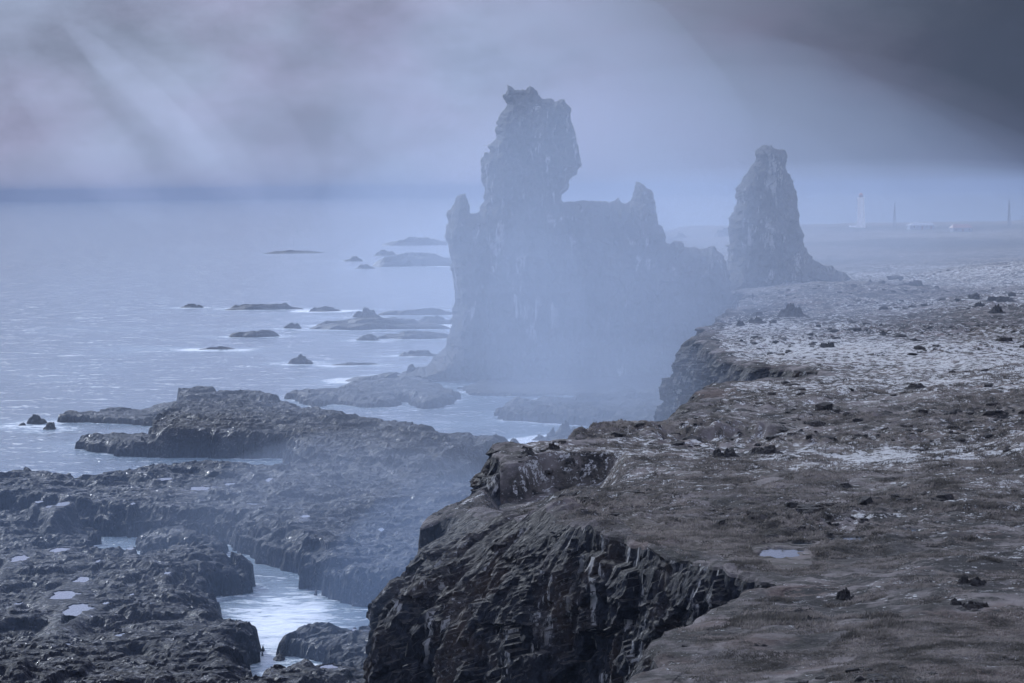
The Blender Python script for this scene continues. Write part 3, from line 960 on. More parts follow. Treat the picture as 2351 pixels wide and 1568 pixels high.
# ------------------------------------------------------------------ the stacks: closed bodies grown from their outline, with real depth
def stack_mesh(name, outline, dist, depth, cell, seed, lean=0.0, foot=0.0):
    P = []
    for px, py in outline:
        p = RM @ np.array([(px - CX) / FOC, (CY - py) / FOC, -1.0])
        p = CAM + p * (dist / p[1])
        P.append((p[0], p[2]))
    P = np.array(P)
    xs = np.arange(P[:, 0].min() - cell, P[:, 0].max() + 2 * cell, cell)
    zs = np.arange(P[:, 1].min() - cell, P[:, 1].max() + 2 * cell, cell)
    X, Z = np.meshgrid(xs, zs)
    shp = X.shape
    X = X.ravel(); Z = Z.ravel()
    Xw = X + 0.9 * fbm(X / 2.0, Z / 2.0, oct=4, seed=seed, gain=0.65)
    Zw = Z + 0.9 * fbm(X / 2.0 + 40, Z / 2.0, oct=4, seed=seed + 1, gain=0.65)
    sd, qx, qz = poly_sd(Xw, Zw, P)
    ins = sd > 0
    F = grid_faces(*shp)
    F = F[ins[F].any(1)]
    ox = np.where(ins, 0, qx - Xw); oz = np.where(ins, 0, qz - Zw)
    Xs = X + ox; Zs = Z + oz
    s = np.maximum(sd, 0)
    zt = P[:, 1].max(); zb = P[:, 1].min()
    rel = (Zs - zb) / (zt - zb)
    T = depth * (1 - np.exp(-np.sqrt(s / 2.5) * 0.75)) * (0.75 + 0.55 * (1 - rel)) + foot * (1 - rel) ** 2 * np.minimum(1, s / 3)
    w = np.minimum(1, s / 2.0)

    def relief(sg):
        r = 3.0 * ridged(Xs / 16 + sg, Zs / 34, oct=3, seed=seed + 7) + 1.6 * ridged(Xs / 5 + sg * 3, Zs / 9, oct=3, seed=seed + 9) + 0.8 * fbm(Xs / 1.6, Zs / 1.8 + sg, oct=3, seed=seed + 13)
        v, e = cells(Xs / 4.5 + sg, Zs / 6.5, seed=seed + 15)
        return w * (r + (v - 0.5) * 2.4)
    n = len(X)
    yf = dist - T - relief(0.0) * (T > 0)
    yb = dist + T + relief(5.0) * (T > 0)
    edge = ~ins
    yf[edge] = dist; yb[edge] = dist
    V = np.concatenate([np.stack([Xs, yf, Zs], 1), np.stack([Xs, yb, Zs], 1)])
    # share the rim
    idx = np.arange(2 * n)
    idx[n:][edge] = np.arange(n)[edge]
    Fb = idx[F[:, ::-1] + n]
    return mesh_np(name, V, np.concatenate([F, Fb]), smooth=False)


def crop1(pts): return [(957.8 + a * 0.3148, 156.7 + b * 0.3148) for a, b in pts]


GREAT = crop1([(262, 1568), (250, 1480), (243, 1400), (230, 1320), (215, 1270), (197, 1200), (204, 1165), (210, 1130), (213, 1055), (230, 1030), (245, 1008), (260, 1000), (270, 960), (285, 930), (305, 918), (355, 918), (360, 940), (372, 970), (378, 1010), (380, 1050), (390, 1075),
               (400, 1060), (420, 1052), (445, 1045), (455, 1010), (465, 990), (480, 980), (485, 930), (487, 880), (478, 855), (478, 830), (470, 780), (464, 740), (463, 700), (470, 665), (490, 622), (510, 618), (527, 615), (530, 592), (514, 570), (512, 553), (545, 538), (563, 515), (567, 495), (560, 465), (562, 440), (585, 432), (580, 405), (600, 380), (599, 350),
               (608, 325), (632, 297), (646, 262), (637, 232), (641, 205), (655, 175), (650, 158), (660, 120), (695, 138), (705, 155), (730, 152), (770, 148), (800, 153), (822, 134), (855, 155), (880, 165), (898, 190), (915, 212), (940, 222), (1000, 230), (1060, 225), (1075, 230), (1100, 275), (1115, 302), (1115, 390), (1133, 432), (1135, 455), (1155, 475), (1172, 522), (1157, 532), (1175, 575), (1185, 620), (1183, 655),
               (1195, 702), (1170, 716), (1160, 768), (1118, 818), (1105, 855), (1050, 923), (1040, 960), (1060, 977), (1110, 977), (1125, 964), (1150, 970), (1200, 955), (1260, 955), (1330, 970), (1400, 972), (1445, 965), (1460, 948), (1475, 970), (1510, 978), (1560, 968), (1570, 920), (1580, 880), (1600, 842), (1620, 830), (1645, 838), (1675, 880), (1700, 868), (1712, 885), (1727, 905),
               (1727, 960), (1735, 1000), (1750, 1050), (1760, 1080), (1742, 1100), (1750, 1135), (1790, 1155), (1805, 1200), (1825, 1270), (1850, 1276), (1870, 1255), (1900, 1265), (1930, 1260), (1945, 1278), (1945, 1295), (2000, 1293), (2060, 1310), (2110, 1298), (2160, 1305), (2210, 1345), (2250, 1410)]) + \
    [(1672, 630), (1680, 660), (1692, 690), (1720, 735), (1730, 790), (1700, 872), (1300, 885), (1120, 880), (1000, 872), (930, 866), (945, 852), (975, 840), (1000, 815), (1022, 796), (1028, 778), (1034, 740), (1046, 695)]
o = link('sea_stack', stack_mesh('sea_stack', GREAT, 812.0, 15.0, 0.3, 301, foot=10.0), M_STACK)
tag(o, 'great castle-like basalt sea stack with a tall tower, seen through mist', 'sea stack')


def crop4(pts): return [((1860 + a / 3.5636) * 0.8707, (360 + b / 3.5636) * 0.8707) for a, b in pts]


SECOND = crop4([(205, 1470), (205, 1330), (200, 1230), (210, 1180), (220, 1090), (205, 1030), (232, 1000), (218, 960), (222, 900), (208, 855), (222, 810), (220, 765), (245, 725), (275, 690), (283, 640), (283, 575), (297, 530), (292, 495), (310, 455), (360, 400), (370, 365), (400, 345), (440, 270), (460, 230), (470, 175), (472, 145), (485, 120), (500, 90), (530, 82), (585, 84), (603, 68), (630, 82), (645, 105), (680, 120),
                (730, 130), (765, 165), (775, 205), (765, 235), (757, 265), (768, 310), (770, 345), (793, 355), (805, 400), (825, 425), (830, 455), (850, 495), (862, 550), (865, 610), (862, 660), (872, 705), (887, 745), (880, 765), (892, 800), (888, 835), (905, 860), (920, 885), (905, 895), (928, 925), (910, 955), (930, 1000), (940, 1040), (965, 1060), (985, 1100), (1000, 1140), (995, 1165), (1020, 1185), (1080, 1185), (1120, 1205), (1165, 1220), (1200, 1222),
                (1225, 1250), (1280, 1275), (1330, 1300), (1370, 1340), (1430, 1352), (1500, 1375), (1560, 1400), (1560, 1490), (800, 1500)])
o = link('sea_stack', stack_mesh('sea_stack', SECOND, 890.0, 11.0, 0.32, 331, foot=7.0), M_STACK)
tag(o, 'smaller tapering rock stack standing on the heath beside the great one', 'sea stack')

# ------------------------------------------------------------------ the sea
def build_sea():
    ds = [150.0]
    while ds[-1] < 1400: ds.append(ds[-1] * 1.0032)
    while ds[-1] < 26000: ds.append(ds[-1] * 1.03)
    ds = np.array(ds)
    us = np.concatenate([np.linspace(-0.75, -0.21, 26, endpoint=False), np.linspace(-0.21, 0.08, 300, endpoint=False), np.linspace(0.08, 0.75, 36)])
    D, U = np.meshgrid(ds, us, indexing='ij')
    X, Y = (U * D).ravel(), D.ravel()
    sd, _ = land_sd(X, Y)
    near = -sd
    for cx, cy, rx, ry in ROCK_FOOT:
        m = (np.abs(X - cx) < rx + 30) & (np.abs(Y - cy) < ry + 40)
        r = np.hypot((X[m] - cx) / (rx + 4), (Y[m] - cy) / (ry + 6))
        near[m] = np.minimum(near[m], (r - 1) * 8)
    lsd = -poly_sd(X, Y, POLY_LAND[::2])[0]
    near = np.minimum(near, lsd - 6)
    foam = np.exp(-np.clip(near, 0, None) / 4.0) * 0.62
    swash = sstep(0.15, 0.6, fbm(X / 40, Y / 70, oct=3, seed=141)) * np.exp(-np.clip(near, 0, None) / 45.0)
    foam = np.clip(foam + 0.5 * swash, 0, 1)
    c = W(640, 1430, 0)
    foam = np.maximum(foam, 0.9 * np.exp(-((X - c[0]) / 9) ** 2 - ((Y - c[1]) / 40) ** 2))
    Z = 0.25 * fbm(X / 9, Y / 6, oct=3, seed=143) * (Y < 1400)
    o = link('sea', mesh_np('sea', np.stack([X, Y, Z], 1), grid_faces(len(ds), len(us)), attrs={'foam': foam}), M_SEA)
    tag(o, 'grey blue sea with foam along the rocks', 'sea', kind='structure')


build_sea()

# ------------------------------------------------------------------ outcrops on the heath
def ground_z(x, y): return float(heath(np.array([x]), np.array([y]))[0])


def on_heath(px, py):
    z = 22.0
    for _ in range(6):
        c = W(px, py, z)
        z = 0.5 * z + 0.5 * ground_z(c[0], c[1])
    return W(px, py, z)


OUTCROPS = [
    (1940, 1378, 46, 30, 0.8, 0.1, 'dark pointed boulder on the grass right of the cliff notch'),
    (1650, 1272, 14, 7, 1, 0.3, 'small lone stone on the bare grass left of the largest puddle'),
    (1856, 1017, 28, 18, 1, 0.1, 'small dark pinnacle rock in the middle of the heath'),
    (1820, 729, 74, 32, 1, 0.0, 'dark hummock below the second stack'),
    (1740, 742, 50, 14, 1, 0.3, 'low dark rocks left of the dark hummock'),
    (1702, 748, 26, 12, 1, 0.3, 'small dark knob at the cliff top near the great stack'),
    (1272, 1040, 56, 26, 0.9, 0.2, 'jagged rock on the lip of the cove headland'),
    (1214, 1042, 36, 14, 0.9, 0.3, 'low rock on the lip left of the jagged one'),
    (1665, 1050, 80, 24, 0.8, 0.15, 'pale-spotted dark outcrop left of the small pinnacle rock'),
    (1760, 1042, 90, 22, 0.8, 0.3, 'broad dark outcrop just below the small pinnacle rock'),
    (1936, 1117, 44, 13, 1, 0.2, 'dark rock in the brown grass under the pale lichen band'),
    (2050, 1104, 32, 11, 1, 0.1, 'small dark rock right of the one under the pale lichen band'),
    (2240, 1400, 120, 24, 0.7, 0.2, 'broad dark outcrop near the right edge in the shaded grass'),
    (2200, 1392, 50, 20, 0.7, 0.1, 'dark peaked rock on the left of the broad shaded outcrop'),
    (2230, 1345, 90, 28, 0.8, 0.1, 'dark lava mound behind the broad shaded outcrop'),
    (1845, 1404, 70, 12, 0.8, 0.3, 'low dark ledge at the head of the cliff notch'),
    (1855, 1425, 44, 14, 0.8, 0.2, 'dark rock in front of the ledge at the cliff notch'),
    (1768, 1236, 90, 14, 0.8, 0.5, 'dark grassy mound behind the largest puddle'),
    (2296, 694, 90, 14, 0.7, 0.2, 'long dark far outcrop at the right edge below the far fields'),
    (2248, 706, 34, 12, 0.9, 0.2, 'dark far rock left of the long far outcrop'),
    (2290, 720, 46, 22, 0.9, 0.1, 'dark far mound below the long far outcrop'),
    (2105, 1120, 70, 8, 0.8, 0.4, 'low dark rock right of the pale lichen band edge'),
    (1735, 1485, 80, 12, 0.7, 0.4, 'dark tussock mound in the near grass by the cliff'),
    (1740, 1508, 70, 9, 0.7, 0.4, 'low dark tussock in front of the near mound'),
    (1690, 1105, 80, 10, 0.8, 0.4, 'dark hollow rock band left of the heath centre'),
    (2110, 890, 60, 12, 0.8, 0.2, 'dark rock among the lichen of the upper heath'),
    (1900, 800, 60, 14, .8, .2, 'dark rock on the lichen heath below the dark hummock'),
    (2030, 770, 60, 10, .8, .2, 'low dark rock right of the heath below the second stack'),
    (1998, 652, 12, 14, 1, 0.0, 'thin dark spike rock at the end of the second stack ridge'),
    (2105, 660, 90, 14, .8, .2, 'dark knoll right of the second stack ridge'),
]
for i, (px, py, w, h, dep, flat, lab) in enumerate(OUTCROPS):
    c = on_heath(px, py); d = c[1]
    ww = w / FOC * d * 1.05; hh = h / FOC * d
    dd = max(ww * dep, 1.0)
    hh = max(hh - dd * 0.5 * (48 - c[2]) / d, hh * 0.45)
    o = link('lava_outcrop', rock_mesh('lava_outcrop', ww, dd, hh, 400 + i * 3, flat, rough=0.4, sink=0.5), M_OUTCROP, loc=(c[0], d + dd * 0.3, c[2] - 0.12))
    tag(o, lab, 'rock outcrop', 'lava outcrops on the heath')

# boulders fallen at the foot of the cliff
BOULD = [(862, 1385, 46, 36, 'upright split boulder between the channel and the cliff'), (830, 1500, 40, 26, 'pale angular boulder left of the cliff foot'), (865, 1530, 46, 28, 'dark angular boulder at the cliff foot'),
         (890, 1500, 36, 34, 'tall boulder leaning at the cliff foot'), (880, 1555, 44, 20, 'flat boulder at the bottom by the cliff foot'), (800, 1545, 44, 26, 'rounded boulder left of the flat boulder'),
         (745, 1555, 40, 20, 'low boulder near the shallow pool'), (655, 1562, 30, 14, 'small boulder at the channel mouth'), (608, 1566, 36, 14, 'leftmost small boulder at the channel mouth'), (842, 1470, 30, 18, 'boulder on the block right of the channel')]
for i, (px, py, w, h, lab) in enumerate(BOULD):
    c = W(px, py, 3.2); d = c[1]
    zs = float(shelf_base(np.array([c[0]]), np.array([d + 1.0]))[0][0])
    zs = max(zs, 0.0)
    c = W(px, py, zs); d = c[1]
    ww = w / FOC * d; hh = min(h / FOC * d, 0.8 * ww)
    o = link('boulder', rock_mesh('boulder', ww, ww * 1.1, hh, 520 + i * 5, 0.6, rough=0.25, n=44, m=18, sink=1.5), M_SHELF, loc=(c[0], d + ww * 0.3, zs - 0.3))
    tag(o, lab, 'boulder', 'boulders at the cliff foot')


# small stones strewn over heath and shelf, too many to count
def scatter(name, pts, sizes, mat, label, cat):
    base = np.array([(0.05, 0, 0.95), (0.8, 0, 0.75), (0.25, 0.76, 0.7), (-0.63, 0.46, 0.8), (-0.63, -0.46, 0.62), (0.25, -0.76, 0.8), (0.8, 0.3, -0.4), (-0.2, 0.9, -0.4), (-0.95, 0, -0.4), (-0.2, -0.9, -0.4), (0.7, -0.6, -0.4)])
    fc = np.array([(0, 1, 2), (0, 2, 3), (0, 3, 4), (0, 4, 5), (0, 5, 1), (1, 6, 2), (2, 6, 7), (2, 7, 3), (3, 7, 8), (3, 8, 4), (4, 8, 9), (4, 9, 5), (5, 9, 10), (5, 10, 1), (1, 10, 6)])
    n = len(pts)
    a = rng.uniform(0, 2 * math.pi, n)
    jit = 1 + rng.normal(0, 0.22, (n, len(base), 3))
    B = base[None] * jit * sizes[:, None, :]
    ca, sa = np.cos(a)[:, None], np.sin(a)[:, None]
    X = B[..., 0] * ca - B[..., 1] * sa; Y = B[..., 0] * sa + B[..., 1] * ca
    V = np.stack([X, Y, B[..., 2]], -1) + pts[:, None, :]
    F = (fc[None] + (np.arange(n) * len(base))[:, None, None]).reshape(-1, 3)
    o = link(name, mesh_np(name, V.reshape(-1, 3), F, smooth=False), mat)
    tag(o, label, cat, kind='stuff')


def heath_stones():
    n = 9000
    d = np.exp(rng.uniform(math.log(150), math.log(900), n)); u = rng.uniform(-0.03, 0.175, n)
    x = u * d
    dens = fbm(x / 22, d / 22, oct=3, seed=53) + 0.35 * fbm(x / 6, d / 6, oct=2, seed=58)
    sd = poly_sd(x, d, POLY_LAND[::2])[0]
    px = u * FOC + CX; py = 436 + 26 / d * FOC
    bare = np.exp(-((px - 1560) / 200) ** 2 - ((py - 1250) / 40) ** 2) + np.exp(-((px - 1850) / 150) ** 2 - ((py - 658) / 18) ** 2)
    ok = (sd > 1.5) & (dens - bare > 0.10)
    x, d = x[ok], d[ok]
    z = heath(x, d) - 0.05
    s = np.exp(rng.normal(-1.35, 0.55, len(x))) * (0.8 + d / 700)
    sz = np.stack([s, s * rng.uniform(0.7, 1.2, len(x)), s * rng.uniform(0.3, 0.65, len(x))], 1)
    scatter('lava_stones', np.stack([x, d, z], 1), sz, M_OUTCROP, 'small dark lava stones strewn over the heath', 'stones')


heath_stones()


def grass_tufts():
    n = 300000
    d = np.exp(rng.uniform(math.log(150), math.log(430), n)); u = rng.uniform(-0.035, 0.172, n)
    x = u * d
    dens = fbm(x / 9, d / 9, oct=3, seed=161) + 0.5 * fbm(x / 2.5, d / 2.5, oct=2, seed=163)
    ok = (dens > -0.10)
    x, d = x[ok], d[ok]
    sd = poly_sd(x, d, POLY_LAND[::2])[0]
    ok = sd > 0.4
    for cx, cy, zl, rx, ry in PUD: ok &= np.hypot((x - cx) / rx, np.where(d < cy, 0.35, 1.0) * (d - cy) / ry) > 1.5
    x, d = x[ok], d[ok]
    z = heath(x, d) - 0.04
    n = len(x)
    V = np.zeros((n, 4, 3, 3))
    h = rng.uniform(0.07, 0.26, n) * (0.6 + 0.8 * sstep(-0.2, 0.4, fbm(x / 5, d / 5, oct=2, seed=165)))
    for k in range(4):
        a = rng.uniform(0, 2 * math.pi, n); lean = rng.uniform(0.3, 1.1, n) * h
        bx, by = rng.normal(0, 0.10, n), rng.normal(0, 0.16, n)
        wx, wy = np.cos(a + 1.57) * 0.055, np.sin(a + 1.57) * 0.055
        V[:, k, 0] = np.stack([x + bx - wx, d + by - wy, z], 1)
        V[:, k, 1] = np.stack([x + bx + wx, d + by + wy, z], 1)
        V[:, k, 2] = np.stack([x + bx + np.cos(a) * lean + 0.12 * h, d + by + np.sin(a) * lean, z + h * rng.uniform(0.7, 1.1, n)], 1)
    F = np.arange(n * 12).reshape(-1, 3)
    t = NT('dry_grass')
    c = t.mix(t.rng(t.noise(0.35, 4, 0.6), 0.36, 0.64), (0.068, 0.066, 0.060), (0.28, 0.255, 0.235))
    c = t.mix(t.rng(t.noise(3.0, 3), 0.4, 0.65, 0, 0.5), c, (0.115, 0.104, 0.093))
    df, tr, mx = t.n('ShaderNodeBsdfDiffuse'), t.n('ShaderNodeBsdfTranslucent'), t.n('ShaderNodeMixShader')
    t.l(c, df.inputs['Color']); t.l(c, tr.inputs['Color'])
    mx.inputs['Fac'].default_value = 0.5
    t.l(df.outputs['BSDF'], mx.inputs[1]); t.l(tr.outputs['BSDF'], mx.inputs[2]); t.l(mx.outputs['Shader'], t.out.inputs['Surface'])
    o = link('grass', mesh_np('grass', V.reshape(-1, 3), F, smooth=False), t.m)
    tag(o, 'short dry tufts of grass on the heath', 'grass', kind='stuff')


grass_tufts()


# ------------------------------------------------------------------ far buildings: lighthouse, houses, masts
M_WHITE = plain('white_render', (0.82, 0.80, 0.77), 0.7, 0.06)
M_RED = plain('red_lantern', (0.32, 0.07, 0.05), 0.5, 0.1)
M_REDROOF = plain('red_roof', (0.20, 0.09, 0.08), 0.6, 0.1)
M_PALEROOF = plain('pale_roof', (0.30, 0.32, 0.35), 0.5, 0.06)
M_WALL = plain('house_wall', (0.28, 0.30, 0.33), 0.7, 0.08)
M_STEEL = plain('mast_steel', (0.08, 0.08, 0.09), 0.5, 0.1)
M_GLASS = plain('dark_glass', (0.03, 0.035, 0.04), 0.15, 0.1)


def lathe(name, prof, n, mat, parent):
    a = np.linspace(0, 2 * math.pi, n, endpoint=False)
    V = np.array([(r * math.cos(t), r * math.sin(t), z) for r, z in prof for t in a])
    me = mesh_np(name, V, grid_faces(len(prof), n, True))
    return link(name, me, mat, parent)


def box_mesh(name, x0, x1, y0, y1, z0, z1):
    V = [(x, y, z) for z in (z0, z1) for y in (y0, y1) for x in (x0, x1)]
    F = [(0, 2, 3, 1), (4, 5, 7, 6), (0, 1, 5, 4), (2, 6, 7, 3), (0, 4, 6, 2), (1, 3, 7, 5)]
    me = bpy.data.meshes.new(name); me.from_pydata(V, [], F); me.update()
    return me


def empty(name, loc, rz=0.0):
    o = bpy.data.objects.new(name, None); COL.objects.link(o)
    o.location = loc; o.rotation_euler = (0, 0, rz)
    return o


def far_spot(px, py, d):
    z = 48 - (py - (448 - 24 * px / 2351)) / FOC * d
    p = WD(px, d, z)
    g = ground_z(p[0], d)
    return (p[0], d, g - 0.2)


def lighthouse():
    loc = far_spot(1977, 522, 1900)
    r = empty('lighthouse', loc)
    tag(r, 'white cylindrical lighthouse with a red lantern on the far point', 'lighthouse')
    lathe('tower', [(2.45, 0), (2.3, 0.8), (2.05, 17.6), (2.1, 17.9), (0.02, 17.95)], 32, M_WHITE, r)
    for q in range(4):
        a = math.radians(35 + 90 * q)
        V = []
        for z, o_ in ((0, 3.3), (17.0, 2.35), (17.4, 2.1)):
            for s in (-0.25, 0.25):
                for rr in (1.6, o_):
                    V.append((rr * math.cos(a) - s * math.sin(a), rr * math.sin(a) + s * math.cos(a), z))
        F = []
        for k in (0, 4):
            F += [(k, k + 1, k + 5, k + 4), (k + 2, k + 6, k + 7, k + 3), (k + 1, k + 3, k + 7, k + 5)]
        F += [(8, 9, 11, 10)]
        me = bpy.data.meshes.new('buttress'); me.from_pydata(V, [], F); me.update()
        link('buttress', me, M_WHITE, r)
    lathe('gallery', [(0.1, 17.9), (2.3, 17.95), (2.3, 18.5), (2.15, 18.5), (2.1, 18.1), (0.1, 18.1)], 28, M_WHITE, r)
    lan = lathe('lantern', [(0.05, 18.1), (1.15, 18.1), (1.15, 20.0), (0.05, 20.0)], 16, M_RED, r)
    lathe('dome', [(1.3, 20.0), (1.1, 20.6), (0.5, 21.1), (0.02, 21.2)], 16, M_RED, lan)
    for k in range(6):
        a = k * math.pi / 3
        me = box_mesh('pane', -0.4, 0.4, -0.02, 0.03, 18.7, 19.7)
        p = link('pane', me, M_GLASS, lan, (1.15 * math.cos(a), 1.15 * math.sin(a), 0))
        p.rotation_euler = (0, 0, a + math.pi / 2)
    annex = link('porch', box_mesh('porch', -7.0, -2.2, -1.6, 1.6, -0.3, 1.6), M_WHITE, r)


def house(px, py, d, w, dep, hw, hr, wall, roof, label, hip=0.25, group=None):
    loc = far_spot(px, py, d)
    r = empty('house', loc, math.radians(8))
    tag(r, label, 'house', group)
    link('wall', box_mesh('wall', -w / 2, w / 2, -dep / 2, dep / 2, -0.5, hw), wall, r)
    e = 0.35
    V = [(-w / 2 - e, -dep / 2 - e, hw + .003), (w / 2 + e, -dep / 2 - e, hw + .003), (w / 2 + e, dep / 2 + e, hw + .003), (-w / 2 - e, dep / 2 + e, hw + .003), (-w / 2 + w * hip, 0, hw + hr), (w / 2 - w * hip, 0, hw + hr)]
    F = [(0, 1, 5, 4), (2, 3, 4, 5), (1, 2, 5), (3, 0, 4), (3, 2, 1, 0)]
    me = bpy.data.meshes.new('roof'); me.from_pydata(V, [], F); me.update()
    rf = link('roof', me, roof, r)
    link('chimney', box_mesh('chimney', w * 0.12, w * 0.12 + 0.7, -0.35, 0.35, hw + hr * 0.4, hw + hr + 0.7), wall, rf)
    nwin = max(2, int(w / 3.2))
    for k in range(nwin):
        x = -w / 2 + (k + 0.5) * w / nwin
        if k == nwin // 2:
            link('door', box_mesh('door', x - 0.5, x + 0.5, -dep / 2 - 0.06, -dep / 2 + 0.05, -0.1, 2.0), M_REDROOF, r)
        else:
            wn = link('window', box_mesh('window', x - 0.6, x + 0.6, -dep / 2 - 0.05, -dep / 2 + 0.05, 0.9, 2.1), M_WHITE, r)
            link('pane', box_mesh('pane', x - 0.5, x + 0.5, -dep / 2 - 0.07, -dep / 2 - 0.04, 1.0, 2.0), M_GLASS, wn)
    return r


def tube(bmv, bmf, a, b, r, n=5):
    a = np.array(a, float); b = np.array(b, float)
    d = (b - a) / np.linalg.norm(b - a)
    u = np.cross(d, (0.3, 0.9, 0.2)); u /= np.linalg.norm(u); v = np.cross(d, u)
    k = len(bmv)
    for p in (a, b):
        for i in range(n):
            t = 2 * math.pi * i / n
            bmv.append(tuple(p + r * (math.cos(t) * u + math.sin(t) * v)))
    for i in range(n):
        j = (i + 1) % n
        bmf.append((k + i, k + j, k + n + j, k + n + i))


def mast(px, py, d, h, base, label, thick=0.14):
    loc = far_spot(px, py, d)
    r = empty('lattice_mast', loc)
    tag(r, label, 'mast', 'thin masts on the far point')
    legs = []
    for k in range(3):
        a = math.radians(90 + 120 * k)
        legs.append(((base * math.cos(a), base * math.sin(a), -0.3), (0.12 * math.cos(a), 0.12 * math.sin(a), h * 0.94)))
    for a, b in legs:
        V, F = [], []
        tube(V, F, a, b, thick)
        me = bpy.data.meshes.new('leg'); me.from_pydata(V, [], F); me.update()
        link('leg', me, M_STEEL, r)
    V, F = [], []
    nb = 9
    for i in range(nb):
        t0, t1 = i / nb, (i + 1) / nb
        for k in range(3):
            A0, A1 = np.array(legs[k]); B0, B1 = np.array(legs[(k + 1) % 3])
            tube(V, F, A0 + (A1 - A0) * t0, B0 + (B1 - B0) * t1, thick * 0.55, 4)
    me = bpy.data.meshes.new('bracing'); me.from_pydata(V, [], F); me.update()
    link('bracing', me, M_STEEL, r)
    V, F = [], []
    tube(V, F, (0, 0, h * 0.9), (0, 0, h), 0.16)
    me = bpy.data.meshes.new('tip'); me.from_pydata(V, [], F); me.update()
    link('tip', me, M_STEEL, r)


lighthouse()
house(2104, 533, 1820, 9.5, 8, 2.4, 2.2, M_WALL, M_PALEROOF, 'pale-roofed hipped house left of its twin near the lighthouse', 0.45)
house(2127, 532, 1840, 7.5, 7, 2.5, 1.6, M_WALL, M_PALEROOF, 'pale-roofed long house just right of the hipped one', 0.08)
house(2206, 536, 1760, 11, 8, 2.6, 2.0, M_WALL, M_REDROOF, 'red-roofed house right of the pale-roofed pair', 0.1)
mast(2054, 522, 1880, 14.5, 1.3, 'middle lattice mast right of the lighthouse')
mast(2317, 515, 1900, 16.0, 1.2, 'tall dark mast at the far right of the point', 0.2)
mast(1700, 541, 1900, 10.5, 0.8, 'faint thin mast between the two stacks', 0.1)
for px, py, w, h, lab in ((1562, 537, 30, 12, 'flat-topped far rock on the shore left of the second stack'), (1668, 540, 60, 20, 'low far hill just behind the left of the second stack')):
    p = far_spot(px, py, 1780)
    d = 1780.0
    o = link('far_knoll', rock_mesh('far_knoll', w / FOC * d, 12, h / FOC * d, 600 + px, 0.6, rough=0.15, sink=2.0), M_OUTCROP, loc=p)
    tag(o, lab, 'knoll', 'knolls on the far shore')


# ------------------------------------------------------------------ one walker on the path
def walker():
    c = on_heath(1728, 690)
    root = empty('person', (c[0], c[1], c[2] - 0.03), math.radians(20))
    tag(root, 'person in dark clothes standing on the heath by the great stack', 'person')
    J = {'pelvis': (0, 0, 0.95, .16), 'chest': (0, 0, 1.32, .17), 'neck': (0, 0, 1.5, .065), 'head': (0, -0.01, 1.63, .10), 'top': (0, 0, 1.72, .085),
         'kl': (-.10, -.04, .50, .075), 'al': (-.11, 0, .08, .05), 'tl': (-.12, -.16, .04, .04), 'kr': (.10, .0, .50, .075), 'ar': (.12, .06, .08, .05), 'tr': (.13, -.10, .04, .04),
         'sl': (-.2, 0, 1.42, .075), 'el': (-.27, .03, 1.13, .055), 'wl': (-.25, -.06, .88, .04), 'sr': (.2, 0, 1.42, .075), 'er': (.27, .04, 1.13, .055), 'wr': (.24, -.08, .9, .04), 'hl': (-.10, 0, .9, .095), 'hr': (.10, 0, .9, .095)}
    names = list(J)
    E = [('pelvis', 'chest'), ('chest', 'neck'), ('neck', 'head'), ('head', 'top'), ('pelvis', 'hl'), ('hl', 'kl'), ('kl', 'al'), ('al', 'tl'), ('pelvis', 'hr'), ('hr', 'kr'), ('kr', 'ar'), ('ar', 'tr'),
         ('chest', 'sl'), ('sl', 'el'), ('el', 'wl'), ('chest', 'sr'), ('sr', 'er'), ('er', 'wr')]
    me = bpy.data.meshes.new('body')
    me.from_pydata([J[k][:3] for k in names], [(names.index(a), names.index(b)) for a, b in E], [])
    me.update()
    o = link('body', me, plain('dark_clothes', (0.02, 0.022, 0.03), 0.8), root)
    o.modifiers.new('skin', 'SKIN')
    for i, k in enumerate(names):
        me.skin_vertices[0].data[i].radius = (J[k][3],) * 2
    me.skin_vertices[0].data[0].use_root = True
    o.modifiers.new('sub', 'SUBSURF').levels = 1


walker()

# ------------------------------------------------------------------ air
def volume_mat(name, color, density, aniso=0.25):
    m = bpy.data.materials.new(name); m.use_nodes = True
    nt = m.node_tree; nt.nodes.clear()
    out = nt.nodes.new('ShaderNodeOutputMaterial'); v = nt.nodes.new('ShaderNodeVolumePrincipled')
    v.inputs['Color'].default_value = (*color, 1.0)
    v.inputs['Density'].default_value = density
    v.inputs['Anisotropy'].default_value = aniso
    nt.links.new(v.outputs['Volume'], out.inputs['Volume'])
    return m


HAZE_COL = (0.69, 0.81, 1.0)
hz = link('haze', box_mesh('haze', -22000, 22000, -200, 27000, -8, 84), volume_mat('haze_air', (0.27, 0.34, 0.47), 0.00007, 0.0))
tag(hz, 'thin blue sea haze over the whole coast', 'haze', kind='stuff')

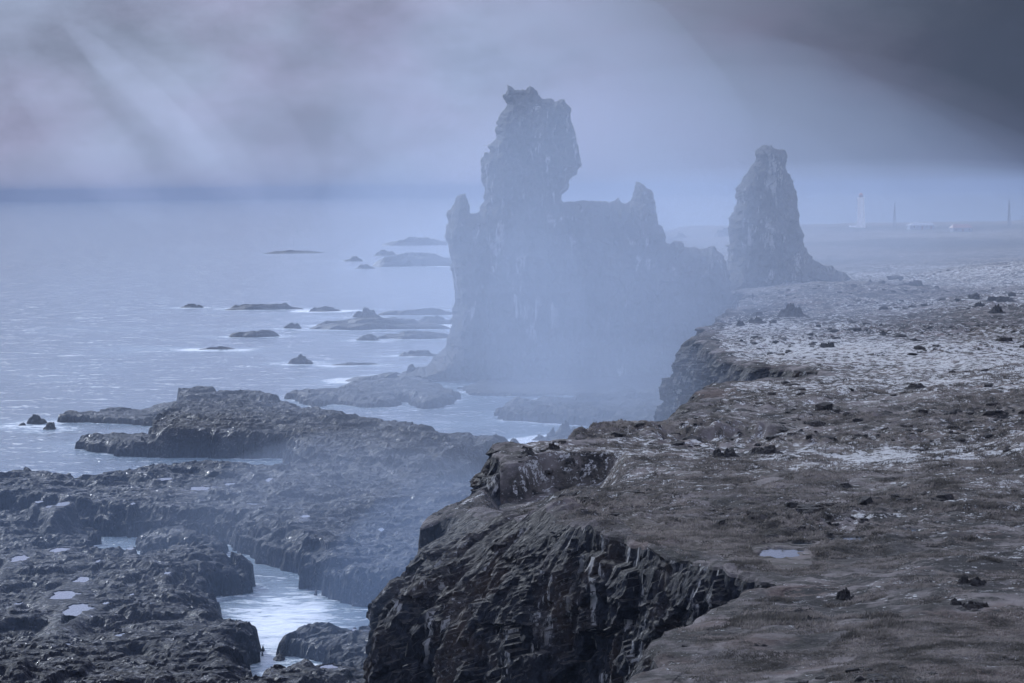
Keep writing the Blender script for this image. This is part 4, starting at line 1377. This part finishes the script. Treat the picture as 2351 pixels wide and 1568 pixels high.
# drifting banks of sea spray: px centre, distance, height, radii (x, y, z), density
MIST = [
    (1380, 570, 20, (62, 120, 44), 0.0006), (1500, 640, 30, (60, 120, 48), 0.0008), (1200, 640, 30, (80, 110, 56), 0.0009), (1690, 740, 25, (80, 110, 50), 0.0010),
    (1430, 430, 8, (20, 60, 19), 0.0010), (1565, 445, 10, (12, 36, 16), 0.0018), (1270, 480, 5, (30, 60, 20), 0.0009), (1650, 500, 14, (22, 40, 16), 0.0014),
    (1010, 440, 3, (26, 60, 13), 0.0016), (800, 440, 2, (22, 44, 12), 0.0020), (900, 600, 10, (90, 110, 30), 0.0007), (1250, 740, 50, (85, 50, 50), 0.0012),
    (990, 315, 6, (9, 18, 11), 0.0030), (1070, 350, 4, (14, 26, 12), 0.0030), (1950, 1050, 20, (170, 160, 34), 0.0008), (2050, 1600, 20, (300, 220, 40), 0.0003),
    (1330, 600, 34, (12, 30, 30), 0.0018), (1450, 570, 18, (10, 26, 18), 0.0018), (1230, 560, 24, (9, 30, 22), 0.0020), (380, 345, 5, (46, 66, 16), 0.0012), (1010, 275, 9, (14, 14, 13), 0.0016), (1540, 600, 28, (10, 24, 26), 0.0030)
]
ico = None
def mist_or_beam_mesh():
    n, m = 28, 15
    V = [(0, 0, 1)]
    a = np.linspace(0, 2 * math.pi, n, endpoint=False)
    for i in range(1, m):
        t = math.pi * i / m
        for q in a:
            V.append((math.sin(t) * math.cos(q), math.sin(t) * math.sin(q), math.cos(t)))
    V.append((0, 0, -1))
    F = [(0, 1 + j, 1 + (j + 1) % n) for j in range(n)]
    for i in range(m - 2):
        for j in range(n):
            b = 1 + i * n
            F.append((b + j, b + n + j, b + n + (j + 1) % n, b + (j + 1) % n))
    k = len(V) - 1
    b = 1 + (m - 2) * n
    F += [(k, b + (j + 1) % n, b + j) for j in range(n)]
    V = np.array(V)
    V = V * (1 + 0.16 * fbm(V[:, 0] * 1.5, V[:, 1] * 1.5, V[:, 2] * 1.5, oct=2, seed=901))[:, None]
    me = bpy.data.meshes.new('sea_mist_or_beam'); me.from_pydata(V.tolist(), [], F); me.update()
    return me


BEAMS = [(345, 2600, 124, (13, 60, 92), 0.0009, 47), (400, 2900, 118, (30, 120, 115), 0.0005, 45), (200, 2700, 95, (28, 110, 95), 0.0005, 40), (560, 3100, 105, (50, 120, 95), 0.0004, 42)]  # slanted mist volumes added to stand for sunbeams in the sky
for i, (px, d, z, r, den, tilt) in enumerate(BEAMS):
    o = link('sea_mist_or_beam', mist_or_beam_mesh(), volume_mat('mist_or_beam_air', (0.82, 0.86, 1.0), den, 0.45), loc=tuple(WD(px, d, z)))
    o.scale = r
    o.rotation_euler = (0, math.radians(-tilt), 0)
    tag(o, 'slanting mist volume added as a sunbeam in the sky above the open sea', 'mist', 'slanting added sunbeams', 'stuff')
for i, (px, d, z, r, den) in enumerate(MIST):
    me = mist_or_beam_mesh()
    p = WD(px, d, z)
    o = link('sea_mist_or_beam', me, volume_mat('mist_or_beam_air', HAZE_COL if d > 360 else (0.52, 0.70, 1.0), den), loc=tuple(p))
    o.scale = r
    o.rotation_euler = (0, 0, i * 0.7)
    tag(o, 'bank of pale sea spray drifting over the shore', 'mist', 'drifting banks of sea mist', 'stuff')
